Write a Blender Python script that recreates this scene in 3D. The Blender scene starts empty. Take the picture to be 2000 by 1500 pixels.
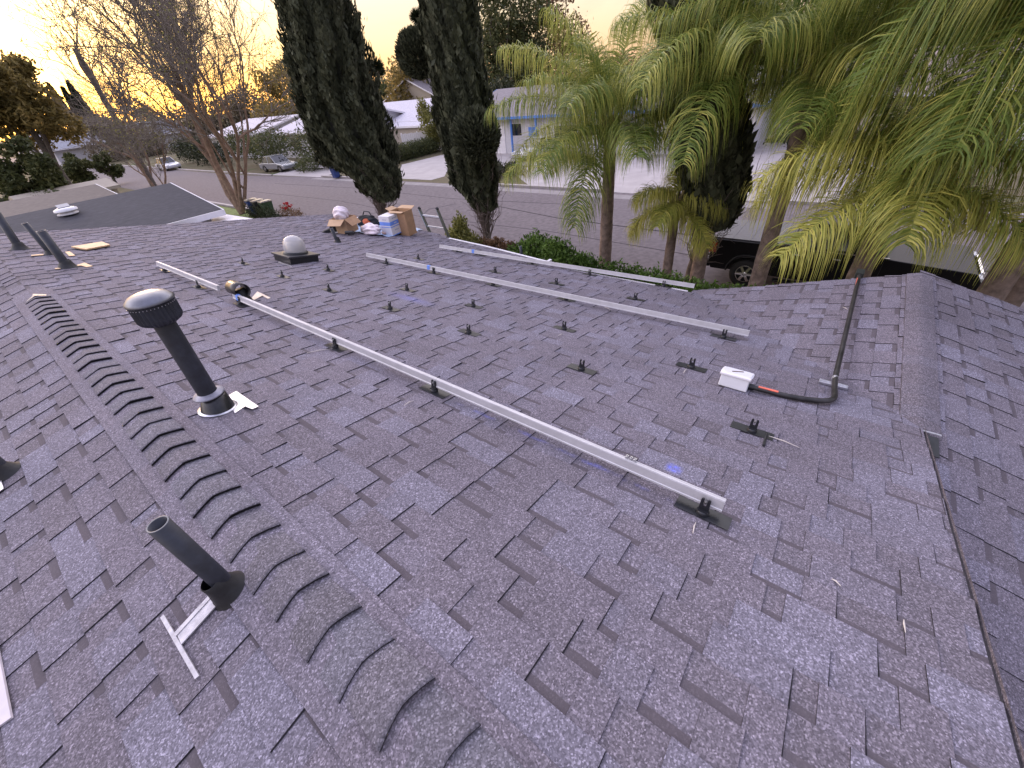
import bpy, math, random
import numpy as np
from mathutils import Vector, Matrix

random.seed(7); RNG = np.random.default_rng(11)
S = bpy.context.scene
COL = S.collection
PI = math.pi
RAD = math.radians

# ------------------------------------------------------------------ camera
F = 790.0; CH = 1.40; CAM = np.array([0.0, 0.0, CH])
_d = np.array([125., -1037., -F]); _d /= np.linalg.norm(_d); _Z = -_d
_v = np.array([-190. - 1000, 750. - 290, -F]); _v -= _v.dot(_Z) * _Z
_Y = _v / np.linalg.norm(_v); _X = np.cross(_Y, _Z)
RM = np.stack([_X, _Y, _Z])                      # world = RM @ camera
cd = bpy.data.cameras.new("camera"); cam = bpy.data.objects.new("camera", cd); COL.objects.link(cam)
cd.sensor_width = 36; cd.sensor_fit = 'HORIZONTAL'; cd.lens = 36 * F / 2000
cd.clip_start = 0.05; cd.clip_end = 3000
M4 = Matrix([[*RM[0], 0], [*RM[1], 0], [*RM[2], CH], [0, 0, 0, 1]])
cam.matrix_world = M4
S.camera = cam
S.view_settings.view_transform = 'Standard'; S.view_settings.look = 'None'
S.view_settings.exposure = 1.1; S.view_settings.gamma = 1.0

def ray(px, py): return RM @ np.array([px - 1000, 750 - py, -F])
def hit(px, py, n, d):
    r = ray(px, py); n = np.array(n, float)
    return CAM + r * ((d - n @ CAM) / (n @ r))
def atz(px, py, z): return hit(px, py, (0, 0, 1), z)
def atx(px, py, x): return hit(px, py, (1, 0, 0), x)
def aty(px, py, y): return hit(px, py, (0, 1, 0), y)
def depth(p): return -(RM.T @ (np.array(p) - CAM))[2]

# ------------------------------------------------------------------ world + sun
SUN_AZ = RAD(80.5); SUN_EL = RAD(3.0)
W = bpy.data.worlds.new("World"); S.world = W; W.use_nodes = True
nt = W.node_tree; N = nt.nodes; L = nt.links; N.clear()
def nn(tree, t, **k):
    n = tree.nodes.new(t)
    for a, b in k.items(): setattr(n, a, b)
    return n
def math_n(tree, op, a, b=None, c=None, clamp=False):
    n = tree.nodes.new('ShaderNodeMath'); n.operation = op; n.use_clamp = clamp
    for i, v in enumerate((a, b, c)):
        if v is None: continue
        if isinstance(v, (int, float)): n.inputs[i].default_value = v
        else: tree.links.new(v, n.inputs[i])
    return n.outputs[0]
def ramp_n(tree, fac, stops, interp='LINEAR'):
    n = tree.nodes.new('ShaderNodeValToRGB'); cr = n.color_ramp; cr.interpolation = interp
    while len(cr.elements) < len(stops): cr.elements.new(0.5)
    for e, (p, c) in zip(cr.elements, stops):
        e.position = p; e.color = (*c, 1) if len(c) == 3 else c
    tree.links.new(fac, n.inputs[0]); return n.outputs[0]
def mix_n(tree, fac, a, b, mode='MIX'):
    n = tree.nodes.new('ShaderNodeMix'); n.data_type = 'RGBA'; n.blend_type = mode
    if isinstance(fac, (int, float)): n.inputs[0].default_value = fac
    else: tree.links.new(fac, n.inputs[0])
    for i, v in ((6, a), (7, b)):
        if isinstance(v, tuple): n.inputs[i].default_value = (*v[:3], 1)
        else: tree.links.new(v, n.inputs[i])
    return n.outputs[2]
tc = nn(nt, 'ShaderNodeTexCoord'); sep = nn(nt, 'ShaderNodeSeparateXYZ')
L.new(tc.outputs['Generated'], sep.inputs[0])
zc = math_n(nt, 'MAXIMUM', sep.outputs[2], 0.0)
sd = (math.cos(SUN_AZ) * math.cos(SUN_EL), math.sin(SUN_AZ) * math.cos(SUN_EL), math.sin(SUN_EL))
dt = nn(nt, 'ShaderNodeVectorMath', operation='DOT_PRODUCT'); L.new(tc.outputs['Generated'], dt.inputs[0]); dt.inputs[1].default_value = sd
side = math_n(nt, 'MULTIPLY_ADD', dt.outputs['Value'], 0.62, 0.42, clamp=True)
near_sun = math_n(nt, 'POWER', math_n(nt, 'MAXIMUM', dt.outputs['Value'], 0.0), 9.0)
hi_ = [(.20, (.66, .56, .50)), (.32, (2.3, 2.0, 1.9)), (.58, (2.2, 2.05, 2.3)), (.85, (.9, .86, 1.1)), (1.0, (.55, .55, .80))]  # bright western band above the view, added to light the street slope
A1 = ramp_n(nt, zc, [(0.0, (.62, .28, .06)), (.035, (.62, .34, .10)), (.09, (.60, .39, .20)), (.15, (.62, .46, .32))] + hi_)
A2 = ramp_n(nt, zc, [(0.0, (.52, .35, .21)), (.035, (.53, .37, .24)), (.09, (.52, .40, .30)), (.15, (.55, .44, .38))] + hi_)
A = mix_n(nt, near_sun, A2, A1)
B = ramp_n(nt, zc, [(0.0, (.22, .18, .21)), (.10, (.32, .27, .31)), (.25, (.18, .18, .25)), (.6, (.22, .23, .35)), (1.0, (.55, .55, .80))])
base = mix_n(nt, side, B, A)
# streaky clouds
mp = nn(nt, 'ShaderNodeMapping'); mp.inputs['Scale'].default_value = (1.6, 1.6, 9.0); mp.inputs['Rotation'].default_value = (0, .10, .3)
L.new(tc.outputs['Generated'], mp.inputs[0])
nz = nn(nt, 'ShaderNodeTexNoise'); nz.inputs['Scale'].default_value = 2.2; nz.inputs['Detail'].default_value = 7; nz.inputs['Roughness'].default_value = .58; nz.inputs['Distortion'].default_value = .5
L.new(mp.outputs[0], nz.inputs['Vector'])
cl = ramp_n(nt, nz.outputs[0], [(.42, (0, 0, 0)), (.68, (1, 1, 1))])
cf = math_n(nt, 'MULTIPLY', cl, math_n(nt, 'SUBTRACT', 0.75, math_n(nt, 'MULTIPLY', zc, 0.9), clamp=True))
cloudc = ramp_n(nt, zc, [(0.0, (.42, .25, .16)), (.08, (.38, .27, .23)), (.15, (.42, .32, .30)), (.2, (.56, .42, .38)), (.5, (.9, .80, .92)), (1, (.7, .68, .90))])
skyc = mix_n(nt, cf, base, cloudc)
# the bright patch round the setting sun
g1 = math_n(nt, 'POWER', math_n(nt, 'MAXIMUM', dt.outputs['Value'], 0.0), 70.0)
g2 = math_n(nt, 'POWER', math_n(nt, 'MAXIMUM', dt.outputs['Value'], 0.0), 14.0)
gl = mix_n(nt, 1.0, skyc, mix_n(nt, 1.0, ramp_n(nt, g1, [(0, (0, 0, 0)), (1, (.9, .62, .22))]), ramp_n(nt, g2, [(0, (0, 0, 0)), (1, (.26, .18, .07))]), 'ADD'), 'ADD')
# below the horizon
below = math_n(nt, 'GREATER_THAN', sep.outputs[2], -0.01)
gl2 = mix_n(nt, below, (.16, .14, .14), gl)
ns = nn(nt, 'ShaderNodeTexSky'); ns.sky_type = 'NISHITA'; ns.sun_disc = False; ns.sun_elevation = SUN_EL; ns.sun_rotation = PI / 2 - SUN_AZ
bg1 = nn(nt, 'ShaderNodeBackground'); bg2 = nn(nt, 'ShaderNodeBackground'); add = nn(nt, 'ShaderNodeAddShader'); wo = nn(nt, 'ShaderNodeOutputWorld')
L.new(gl2, bg1.inputs[0]); bg1.inputs[1].default_value = 0.9
L.new(ns.outputs[0], bg2.inputs[0]); bg2.inputs[1].default_value = 0.05
L.new(bg1.outputs[0], add.inputs[0]); L.new(bg2.outputs[0], add.inputs[1]); L.new(add.outputs[0], wo.inputs[0])

sl = bpy.data.lights.new("sun", 'SUN'); sl.energy = 1.3; sl.angle = RAD(12); sl.color = (1.0, .62, .36)
so = bpy.data.objects.new("sun", sl); COL.objects.link(so)
so.rotation_euler = Vector(sd).to_track_quat('Z', 'Y').to_euler(); so.location = (0, 40, 30)

# ------------------------------------------------------------------ helpers
def lin(r, g, b):
    f = lambda c: (c / 255 / 12.92) if c / 255 <= .04045 else ((c / 255 + .055) / 1.055) ** 2.4
    return (f(r), f(g), f(b))
MATS = {}
def mat(name, color, rough=.6, metal=0., noise=None, bump=0., spec=.5, emit=None, coords='Object', trans=0.):
    """procedural material: colour varied by noise; noise=(scale, amount)"""
    if name in MATS: return MATS[name]
    m = bpy.data.materials.new(name); m.use_nodes = True; t = m.node_tree; p = t.nodes['Principled BSDF']
    p.inputs['Roughness'].default_value = rough; p.inputs['Metallic'].default_value = metal
    p.inputs['Specular IOR Level'].default_value = spec
    if trans: p.inputs['Transmission Weight'].default_value = trans
    sc, am = noise if noise else (6.0, .12)
    c = t.nodes.new('ShaderNodeTexCoord'); n1 = t.nodes.new('ShaderNodeTexNoise'); n1.inputs['Scale'].default_value = sc; n1.inputs['Detail'].default_value = 6; n1.inputs['Roughness'].default_value = .62
    t.links.new(c.outputs[coords], n1.inputs['Vector'])
    lo = tuple(max(0, x * (1 - am * 1.6)) for x in color); hi = tuple(x * (1 + am * 1.6) for x in color)
    col = ramp_n(t, n1.outputs[0], [(.25, lo), (.75, hi)])
    t.links.new(col, p.inputs['Base Color'])
    if bump:
        b = t.nodes.new('ShaderNodeBump'); b.inputs['Strength'].default_value = bump; b.inputs['Distance'].default_value = .02
        t.links.new(n1.outputs[0], b.inputs['Height']); t.links.new(b.outputs[0], p.inputs['Normal'])
    if emit: p.inputs['Emission Color'].default_value = (*emit[:3], 1); p.inputs['Emission Strength'].default_value = emit[3]
    MATS[name] = m; return m

def leaf_mat(name, dark, mid, light, transl=.25, rough=.55):
    if name in MATS: return MATS[name]
    m = bpy.data.materials.new(name); m.use_nodes = True; t = m.node_tree; p = t.nodes['Principled BSDF']
    a = t.nodes.new('ShaderNodeAttribute'); a.attribute_name = 'tone'
    col = ramp_n(t, a.outputs['Fac'], [(0, dark), (.5, mid), (1, light)])
    t.links.new(col, p.inputs['Base Color']); p.inputs['Roughness'].default_value = rough; p.inputs['Specular IOR Level'].default_value = .25
    tr = t.nodes.new('ShaderNodeBsdfTranslucent'); t.links.new(col, tr.inputs[0])
    ms = t.nodes.new('ShaderNodeMixShader'); ms.inputs[0].default_value = transl
    out = t.nodes['Material Output']
    t.links.new(p.outputs[0], ms.inputs[1]); t.links.new(tr.outputs[0], ms.inputs[2]); t.links.new(ms.outputs[0], out.inputs[0])
    MATS[name] = m; return m

def tag(o, label=None, cat=None, group=None, kind=None):
    if label: o['label'] = label
    if cat: o['category'] = cat
    if group: o['group'] = group
    if kind: o['kind'] = kind
    return o
def empty(name, loc=(0, 0, 0), rz=0., label=None, cat=None, group=None):
    o = bpy.data.objects.new(name, None); COL.objects.link(o); o.location = loc; o.rotation_euler = (0, 0, rz)
    o.empty_display_size = .1
    return tag(o, label, cat, group)
def fast_mesh(name, V, Q, mats, parent=None, tone=None, tris=None, smooth=False):
    """V (n,3) array, Q (m,4) array of quads (and optional tris)"""
    V = np.asarray(V, np.float32).reshape(-1, 3); Q = np.asarray(Q, np.int32).reshape(-1, 4)
    me = bpy.data.meshes.new(name); nq = len(Q); ntri = 0 if tris is None else len(tris)
    me.vertices.add(len(V)); me.vertices.foreach_set('co', V.ravel())
    lv = Q.ravel(); st = np.arange(nq) * 4; tot = np.full(nq, 4)
    if ntri:
        T = np.asarray(tris, np.int32); lv = np.concatenate([lv, T.ravel()]); st = np.concatenate([st, nq * 4 + np.arange(ntri) * 3]); tot = np.concatenate([tot, np.full(ntri, 3)])
    me.loops.add(len(lv)); me.loops.foreach_set('vertex_index', lv.astype(np.int32))
    me.polygons.add(nq + ntri); me.polygons.foreach_set('loop_start', st.astype(np.int32)); me.polygons.foreach_set('loop_total', tot.astype(np.int32))
    if smooth: me.polygons.foreach_set('use_smooth', np.ones(nq + ntri, bool))
    me.update(calc_edges=True)
    if tone is not None:
        a = me.attributes.new('tone', 'FLOAT', 'FACE'); a.data.foreach_set('value', np.asarray(tone, np.float32))
    for m in (mats if isinstance(mats, (list, tuple)) else [mats]): me.materials.append(m)
    me.validate()
    o = bpy.data.objects.new(name, me); COL.objects.link(o)
    if parent: o.parent = parent
    return o
class MB:
    def __init__(s): s.v = []; s.f = []; s.m = []; s.sm = []
    def add(s, vs, fs, mi=0, smooth=False):
        b = len(s.v); s.v += [tuple(map(float, v)) for v in vs]
        for f in fs: s.f.append([b + i for i in f]); s.m.append(mi); s.sm.append(smooth)
        return s
    def box(s, c, size, ax=None, mi=0, taper=1.0):
        """c centre, size full, ax: 3 axes rows"""
        ax = np.eye(3) if ax is None else np.array(ax, float); c = np.array(c, float); h = np.array(size, float) / 2
        vs = []
        for z in (-1, 1):
            k = taper if z > 0 else 1.0
            for x, y in ((-1, -1), (1, -1), (1, 1), (-1, 1)):
                vs.append(c + ax[0] * h[0] * x * k + ax[1] * h[1] * y * k + ax[2] * h[2] * z)
        return s.add(vs, [(0, 3, 2, 1), (4, 5, 6, 7), (0, 1, 5, 4), (1, 2, 6, 5), (2, 3, 7, 6), (3, 0, 4, 7)], mi)
    def bbox(s, lo, hi, mi=0):
        lo = np.array(lo, float); hi = np.array(hi, float); return s.box((lo + hi) / 2, hi - lo, mi=mi)
    def tube(s, path, rad, n=10, mi=0, caps=True, smooth=True):
        P = [np.array(p, float) for p in path]; R = rad if isinstance(rad, (list, tuple, np.ndarray)) else [rad] * len(P)
        rings = []; up = None
        for i, p in enumerate(P):
            t = (P[min(i + 1, len(P) - 1)] - P[max(i - 1, 0)]); t = t / (np.linalg.norm(t) + 1e-9)
            if up is None:
                a = np.array([0, 0, 1.]) if abs(t[2]) < .9 else np.array([1., 0, 0]); up = np.cross(t, a)
            up = up - t * up.dot(t); up /= np.linalg.norm(up) + 1e-9; w = np.cross(t, up)
            rings.append([p + R[i] * (math.cos(2 * PI * k / n) * up + math.sin(2 * PI * k / n) * w) for k in range(n)])
        vs = [v for r in rings for v in r]; fs = []
        for i in range(len(P) - 1):
            for k in range(n):
                a = i * n + k; b = i * n + (k + 1) % n; fs.append((a, b, b + n, a + n))
        s.add(vs, fs, mi, smooth)
        if caps: s.add(rings[0], [tuple(range(n))[::-1]], mi); s.add(rings[-1], [tuple(range(n))], mi)
        return s
    def lathe(s, prof, c=(0, 0, 0), n=24, mi=0, ax=None, smooth=True):
        """prof list of (r, z)"""
        ax = np.eye(3) if ax is None else np.array(ax, float); c = np.array(c, float)
        vs = []; fs = []
        for r, z in prof:
            for k in range(n): vs.append(c + ax[0] * r * math.cos(2 * PI * k / n) + ax[1] * r * math.sin(2 * PI * k / n) + ax[2] * z)
        for i in range(len(prof) - 1):
            for k in range(n):
                a = i * n + k; b = i * n + (k + 1) % n; fs.append((a, b, b + n, a + n))
        return s.add(vs, fs, mi, smooth)
    def prism(s, poly, d0, d1, ax, c=(0, 0, 0), mi=0):
        """poly of (a,b) along ax[0],ax[1]; extruded d0..d1 along ax[2]"""
        ax = np.array(ax, float); c = np.array(c, float); n = len(poly)
        vs = [c + ax[0] * a + ax[1] * b + ax[2] * d for d in (d0, d1) for a, b in poly]
        fs = [tuple(range(n))[::-1], tuple(range(n, 2 * n))] + [(i, (i + 1) % n, n + (i + 1) % n, n + i) for i in range(n)]
        return s.add(vs, fs, mi)
    def build(s, name, mats, parent=None, bevel=0., loc=None):
        me = bpy.data.meshes.new(name); me.from_pydata(s.v, [], s.f)
        ml = mats if isinstance(mats, (list, tuple)) else [mats]
        for m in ml: me.materials.append(m)
        me.polygons.foreach_set('material_index', [min(i, len(ml) - 1) for i in s.m]); me.polygons.foreach_set('use_smooth', s.sm)
        me.update(); o = bpy.data.objects.new(name, me); COL.objects.link(o)
        if parent: o.parent = parent
        if bevel:
            b = o.modifiers.new('bevel', 'BEVEL'); b.width = bevel; b.segments = 2; b.limit_method = 'ANGLE'; b.angle_limit = RAD(40)
        if loc is not None: o.location = loc
        return o
def copy_tree(o, parent=None):
    c = o.copy(); COL.objects.link(c); c.parent = parent
    for ch in list(o.children): copy_tree(ch, c)
    return c

# ------------------------------------------------------------------ materials
m_black = mat('black_plastic', (.012, .013, .017), .42, noise=(30, .2))
m_pipe = mat('painted_black_pipe', (.020, .023, .034), .5, noise=(14, .35), bump=.08)
m_rubber = mat('black_rubber', (.012, .012, .014), .6, noise=(40, .25), bump=.15)
m_alu = mat('mill_aluminium', (.56, .55, .58), .45, .35, noise=(9, .08))
m_galv = mat('galvanised_steel', (.55, .55, .60), .34, .8, noise=(18, .25), bump=.1)
m_plate = mat('dark_flashing_plate', (.018, .02, .024), .36, .0, noise=(12, .3), spec=.7)
m_white = mat('white_paint', (.74, .72, .76), .5, noise=(5, .05))
m_whitepl = mat('white_plastic', (.70, .70, .74), .35, noise=(7, .04))
m_orange = mat('orange_label', (.75, .16, .10), .55)
m_blue = mat('blue_tape', (.16, .30, .80), .6)
m_wood = mat('bare_plywood', (.62, .42, .24), .6, noise=(20, .12))
m_card = mat('brown_cardboard', (.42, .25, .14), .75, noise=(14, .1))
m_card2 = mat('tan_cardboard', (.50, .33, .20), .75, noise=(14, .08))
m_tarp = mat('pale_blue_tarp', (.34, .46, .66), .45, noise=(8, .15), bump=.5)
m_bag = mat('white_plastic_bag', (.78, .68, .74), .35, noise=(10, .12), bump=.8)
m_nylon = mat('black_nylon', (.015, .015, .018), .7, noise=(30, .3))
m_concrete = mat('pale_concrete', (.36, .33, .33), .85, noise=(1.2, .10))
m_steel = mat('chrome', (.8, .8, .82), .12, 1.0)
m_glass = mat('dark_glass', (.012, .014, .018), .06, spec=.9)
m_tyre = mat('tyre_rubber', (.014, .014, .015), .75, noise=(30, .2))

# shingle material ---------------------------------------------------------
def shingle_mat(name, tint=(1, 1, 1), chalk=False, lift=1.07):
    m = bpy.data.materials.new(name); m.use_nodes = True; t = m.node_tree; p = t.nodes['Principled BSDF']
    a = t.nodes.new('ShaderNodeAttribute'); a.attribute_name = 'tone'
    k = lift
    T = lambda c: tuple(x * y * k * w for x, y, w in zip(c, tint, (.97, 1.0, 1.045)))
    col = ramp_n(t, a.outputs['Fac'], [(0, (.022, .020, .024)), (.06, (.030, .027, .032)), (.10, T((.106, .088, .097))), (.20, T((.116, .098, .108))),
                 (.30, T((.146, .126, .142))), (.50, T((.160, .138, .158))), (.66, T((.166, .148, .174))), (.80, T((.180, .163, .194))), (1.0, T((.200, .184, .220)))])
    c = t.nodes.new('ShaderNodeTexCoord')
    v1 = t.nodes.new('ShaderNodeTexVoronoi'); v1.inputs['Scale'].default_value = 210; t.links.new(c.outputs['Object'], v1.inputs['Vector'])
    s1 = t.nodes.new('ShaderNodeSeparateColor'); t.links.new(v1.outputs['Color'], s1.inputs[0])
    n2 = t.nodes.new('ShaderNodeTexNoise'); n2.inputs['Scale'].default_value = 95; n2.inputs['Detail'].default_value = 5; n2.inputs['Roughness'].default_value = .8; t.links.new(c.outputs['Object'], n2.inputs['Vector'])
    n3 = t.nodes.new('ShaderNodeTexNoise'); n3.inputs['Scale'].default_value = 1.1; n3.inputs['Detail'].default_value = 4; t.links.new(c.outputs['Object'], n3.inputs['Vector'])
    g = ramp_n(t, s1.outputs[0], [(0, (.58,) * 3), (.45, (.84,) * 3), (.75, (1.08,) * 3), (.93, (1.5,) * 3), (1, (2.0,) * 3)])
    g2 = ramp_n(t, n2.outputs[0], [(.28, (.62,) * 3), (.5, (1.0,) * 3), (.72, (1.42,) * 3)])
    g3 = ramp_n(t, n3.outputs[0], [(.3, (.88,) * 3), (.7, (1.11,) * 3)])
    sm = ramp_n(t, a.outputs['Fac'], [(.20, (.8,) * 3), (.27, (0,) * 3)])
    g = mix_n(t, sm, g, (.86, .86, .86)); g2 = mix_n(t, sm, g2, (1, 1, 1))
    col = mix_n(t, 1.0, mix_n(t, 1.0, mix_n(t, 1.0, col, g, 'MULTIPLY'), g2, 'MULTIPLY'), g3, 'MULTIPLY')
    if chalk:
        sx = t.nodes.new('ShaderNodeSeparateXYZ'); t.links.new(c.outputs['Object'], sx.inputs[0]); X, Y = sx.outputs[0], sx.outputs[1]
        def band(v, c0, w): return math_n(t, 'SUBTRACT', 1.0, math_n(t, 'DIVIDE', math_n(t, 'ABSOLUTE', math_n(t, 'SUBTRACT', v, c0)), w), clamp=True)
        nc = t.nodes.new('ShaderNodeTexNoise'); nc.inputs['Scale'].default_value = 5; nc.inputs['Detail'].default_value = 5; t.links.new(c.outputs['Object'], nc.inputs['Vector'])
        nm = ramp_n(t, nc.outputs[0], [(.47, (0, 0, 0)), (.66, (1, 1, 1))])
        nf_ = t.nodes.new('ShaderNodeTexNoise'); nf_.inputs['Scale'].default_value = 60; nf_.inputs['Detail'].default_value = 3; t.links.new(c.outputs['Object'], nf_.inputs['Vector'])
        nfm = ramp_n(t, nf_.outputs[0], [(.38, (0, 0, 0)), (.62, (1, 1, 1))])
        l1 = math_n(t, 'MULTIPLY', band(X, 1.338, .022), math_n(t, 'MULTIPLY', band(Y, .85, 1.0), 2.2, clamp=True))
        l1 = math_n(t, 'MULTIPLY', l1, nm)
        sp = math_n(t, 'MULTIPLY', math_n(t, 'MULTIPLY', band(X, 1.589, .045), band(Y, .318, .05)), 1.7, clamp=True)
        sp2 = math_n(t, 'MULTIPLY', math_n(t, 'MULTIPLY', band(X, 2.75, .12), band(Y, 3.9, .5)), .35)
        f = math_n(t, 'MULTIPLY', math_n(t, 'MAXIMUM', math_n(t, 'MAXIMUM', math_n(t, 'MULTIPLY', l1, .62), sp), sp2), math_n(t, 'MULTIPLY_ADD', nfm, .6, .35))
        col = mix_n(t, f, col, (.17, .20, .72))
    t.links.new(col, p.inputs['Base Color'])
    p.inputs['Roughness'].default_value = .9; p.inputs['Specular IOR Level'].default_value = .3
    b = t.nodes.new('ShaderNodeBump'); b.inputs['Strength'].default_value = .5; b.inputs['Distance'].default_value = .004
    t.links.new(s1.outputs[1], b.inputs['Height']); t.links.new(b.outputs[0], p.inputs['Normal'])
    MATS[name] = m; return m
m_shingle = shingle_mat('grey_purple_shingles', chalk=True)
m_cap = shingle_mat('ridge_cap_shingles', tint=(.94, .97, .94), lift=.98)
m_cap2 = shingle_mat('smooth_cap_shingles', tint=(.98, .98, .96), lift=.96)

# ------------------------------------------------------------------ setting: ground, street
K = 1.18                      # metres per survey unit of the street plan
GZ = CH - 4.883 * K
def noise_ground(name, c1, c2, sc, rough=.95, c3=None):
    m = bpy.data.materials.new(name); m.use_nodes = True; t = m.node_tree; p = t.nodes['Principled BSDF']
    c = t.nodes.new('ShaderNodeTexCoord'); n1 = t.nodes.new('ShaderNodeTexNoise'); n1.inputs['Scale'].default_value = sc; n1.inputs['Detail'].default_value = 9; n1.inputs['Roughness'].default_value = .65
    n2 = t.nodes.new('ShaderNodeTexNoise'); n2.inputs['Scale'].default_value = sc * 40; n2.inputs['Detail'].default_value = 4
    t.links.new(c.outputs['Object'], n1.inputs[0]); t.links.new(c.outputs['Object'], n2.inputs[0])
    col = ramp_n(t, n1.outputs[0], [(.32, c1), (.52, c2), (.7, c3 or c2)])
    g = ramp_n(t, n2.outputs[0], [(.3, (.78,) * 3), (.7, (1.2,) * 3)])
    t.links.new(mix_n(t, 1.0, col, g, 'MULTIPLY'), p.inputs['Base Color']); p.inputs['Roughness'].default_value = rough
    p.inputs['Specular IOR Level'].default_value = .25
    MATS[name] = m; return m
m_ground = noise_ground('dry_yard_soil', (.07, .065, .035), (.12, .10, .06), .25, c3=(.05, .075, .02))
m_asphalt = noise_ground('worn_asphalt', (.128, .110, .119), (.146, .126, .135), .12, .88, c3=(.137, .118, .127))
mb = MB(); mb.add([(-400, -300, GZ), (900, -300, GZ), (900, 1200, GZ), (-400, 1200, GZ)], [(0, 1, 2, 3)])
tag(mb.build('ground', m_ground), kind='structure')
def kp(pts): return [(p[0] * K, p[1] * K) for p in pts]
def ground_poly(name, pts, m, z=.012):
    mb = MB(); mb.add([(x * K, y * K, GZ + z) for x, y in pts], [tuple(range(len(pts)))]); return tag(mb.build(name, m), kind='structure')
ground_poly('street', [(10.7, -120), (19.1, -120), (19.4, 12), (18.6, 34), (17.6, 44), (17.0, 300), (9.5, 300), (10.6, 45)], m_asphalt, .004)
mb = MB()
mb.tube([(14.2 * K, -6 * K, GZ + .006), (14.6 * K, 4 * K, GZ + .006), (14.9 * K, 9.5 * K, GZ + .006), (15.8 * K, 14 * K, GZ + .006)], .03, 4)
mb.tube([(12.8 * K, 3 * K, GZ + .006), (13.3 * K, 9 * K, GZ + .006), (13.1 * K, 16 * K, GZ + .006), (13.9 * K, 24 * K, GZ + .006), (13.6 * K, 40 * K, GZ + .006)], .014, 4)
mb.tube([(16.9 * K, 10 * K, GZ + .006), (16.2 * K, 17 * K, GZ + .006), (16.6 * K, 26 * K, GZ + .006), (16.0 * K, 36 * K, GZ + .006)], .014, 4)
mb.tube([(13.1 * K, 16 * K, GZ + .006), (14.2 * K, 16.6 * K, GZ + .006), (15.4 * K, 15.9 * K, GZ + .006), (16.3 * K, 17 * K, GZ + .006)], .012, 4)
tag(mb.build('street_seam', mat('tar_seam', (.09, .078, .084), .8)), kind='structure')
mb = MB(); mb.bbox((10.5 * K, -60, GZ), (10.7 * K, 55, GZ + .12)); tag(mb.build('near_kerb', m_concrete), kind='structure')
mb = MB()
for a, b in (((19.1, -60), (19.3, 2.)), ((19.4, 9.5), (19.15, 19.0)), ((18.75, 28.5), (18.7, 33.8)), ((17.9, 40.5), (17.2, 120))):
    mb.prism(kp([(a[0], a[1]), (a[0] + .2, a[1]), (b[0] + .2, b[1]), (b[0], b[1])]), GZ, GZ + .12, np.eye(3))
tag(mb.build('far_kerb', m_concrete), kind='structure')
ground_poly('gutter_strip', [(18.35, 2), (19.05, 2), (19.0, 20), (18.4, 34), (17.9, 34), (18.3, 20)], mat('gutter_concrete', (.22, .20, .205), .85, noise=(1.5, .15)), .008)
ground_poly('pavement', [(8.4, -60), (9.2, -60), (9.2, 60), (8.4, 60)], m_concrete, .01)
dl = [tuple(atz(*q, GZ)[:2] / K) for q in ((778, 349), (842, 352), (868, 345), (890, 300), (862, 303), (784, 322))]
ground_poly('driveway', dl, m_concrete)
ground_poly('driveway', [(18.6, 33.5), (18.2, 41.), (30, 46), (31, 37)], m_concrete, .013)
ground_poly('driveway', [(19.3, 2), (19.4, 14), (30, 26.5), (33, 26.5), (33, 0), (22, -3)], m_concrete, .014)
ground_poly('lawn', [(6.8, 20), (10.4, 20), (10.4, 33), (6.8, 33)], mat('lawn_green', (.13, .17, .05), .95, noise=(3, .3)), .02)

# ------------------------------------------------------------------ the house
TP = .23; WT = .28; CT = math.cos(math.atan(TP))
FOLD = 7.0; FS = .022
def zmain(x, y): return -TP * x + (FS * max(0., y - FOLD))
def on_main(px, py):
    p = hit(px, py, (TP, 0, 1), 0.)
    if p[1] > FOLD: p = hit(px, py, (TP, -FS, 1), -FS * FOLD)
    return p
def on_left(px, py): return hit(px, py, (-TP, 0, 1), 0.)
J = np.array([3.11, -.83, -TP * 3.11]); RY = -.83; CW = math.cos(math.atan(WT))
WZ = J[2]
house = empty('house', (2, 3, GZ), label='low ranch house in the foreground under a wide purple-grey shingle roof', cat='house')
def hp(o):
    o.parent = house; o.matrix_parent_inverse = Matrix.Translation((-2, -3, -GZ)); return o

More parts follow.
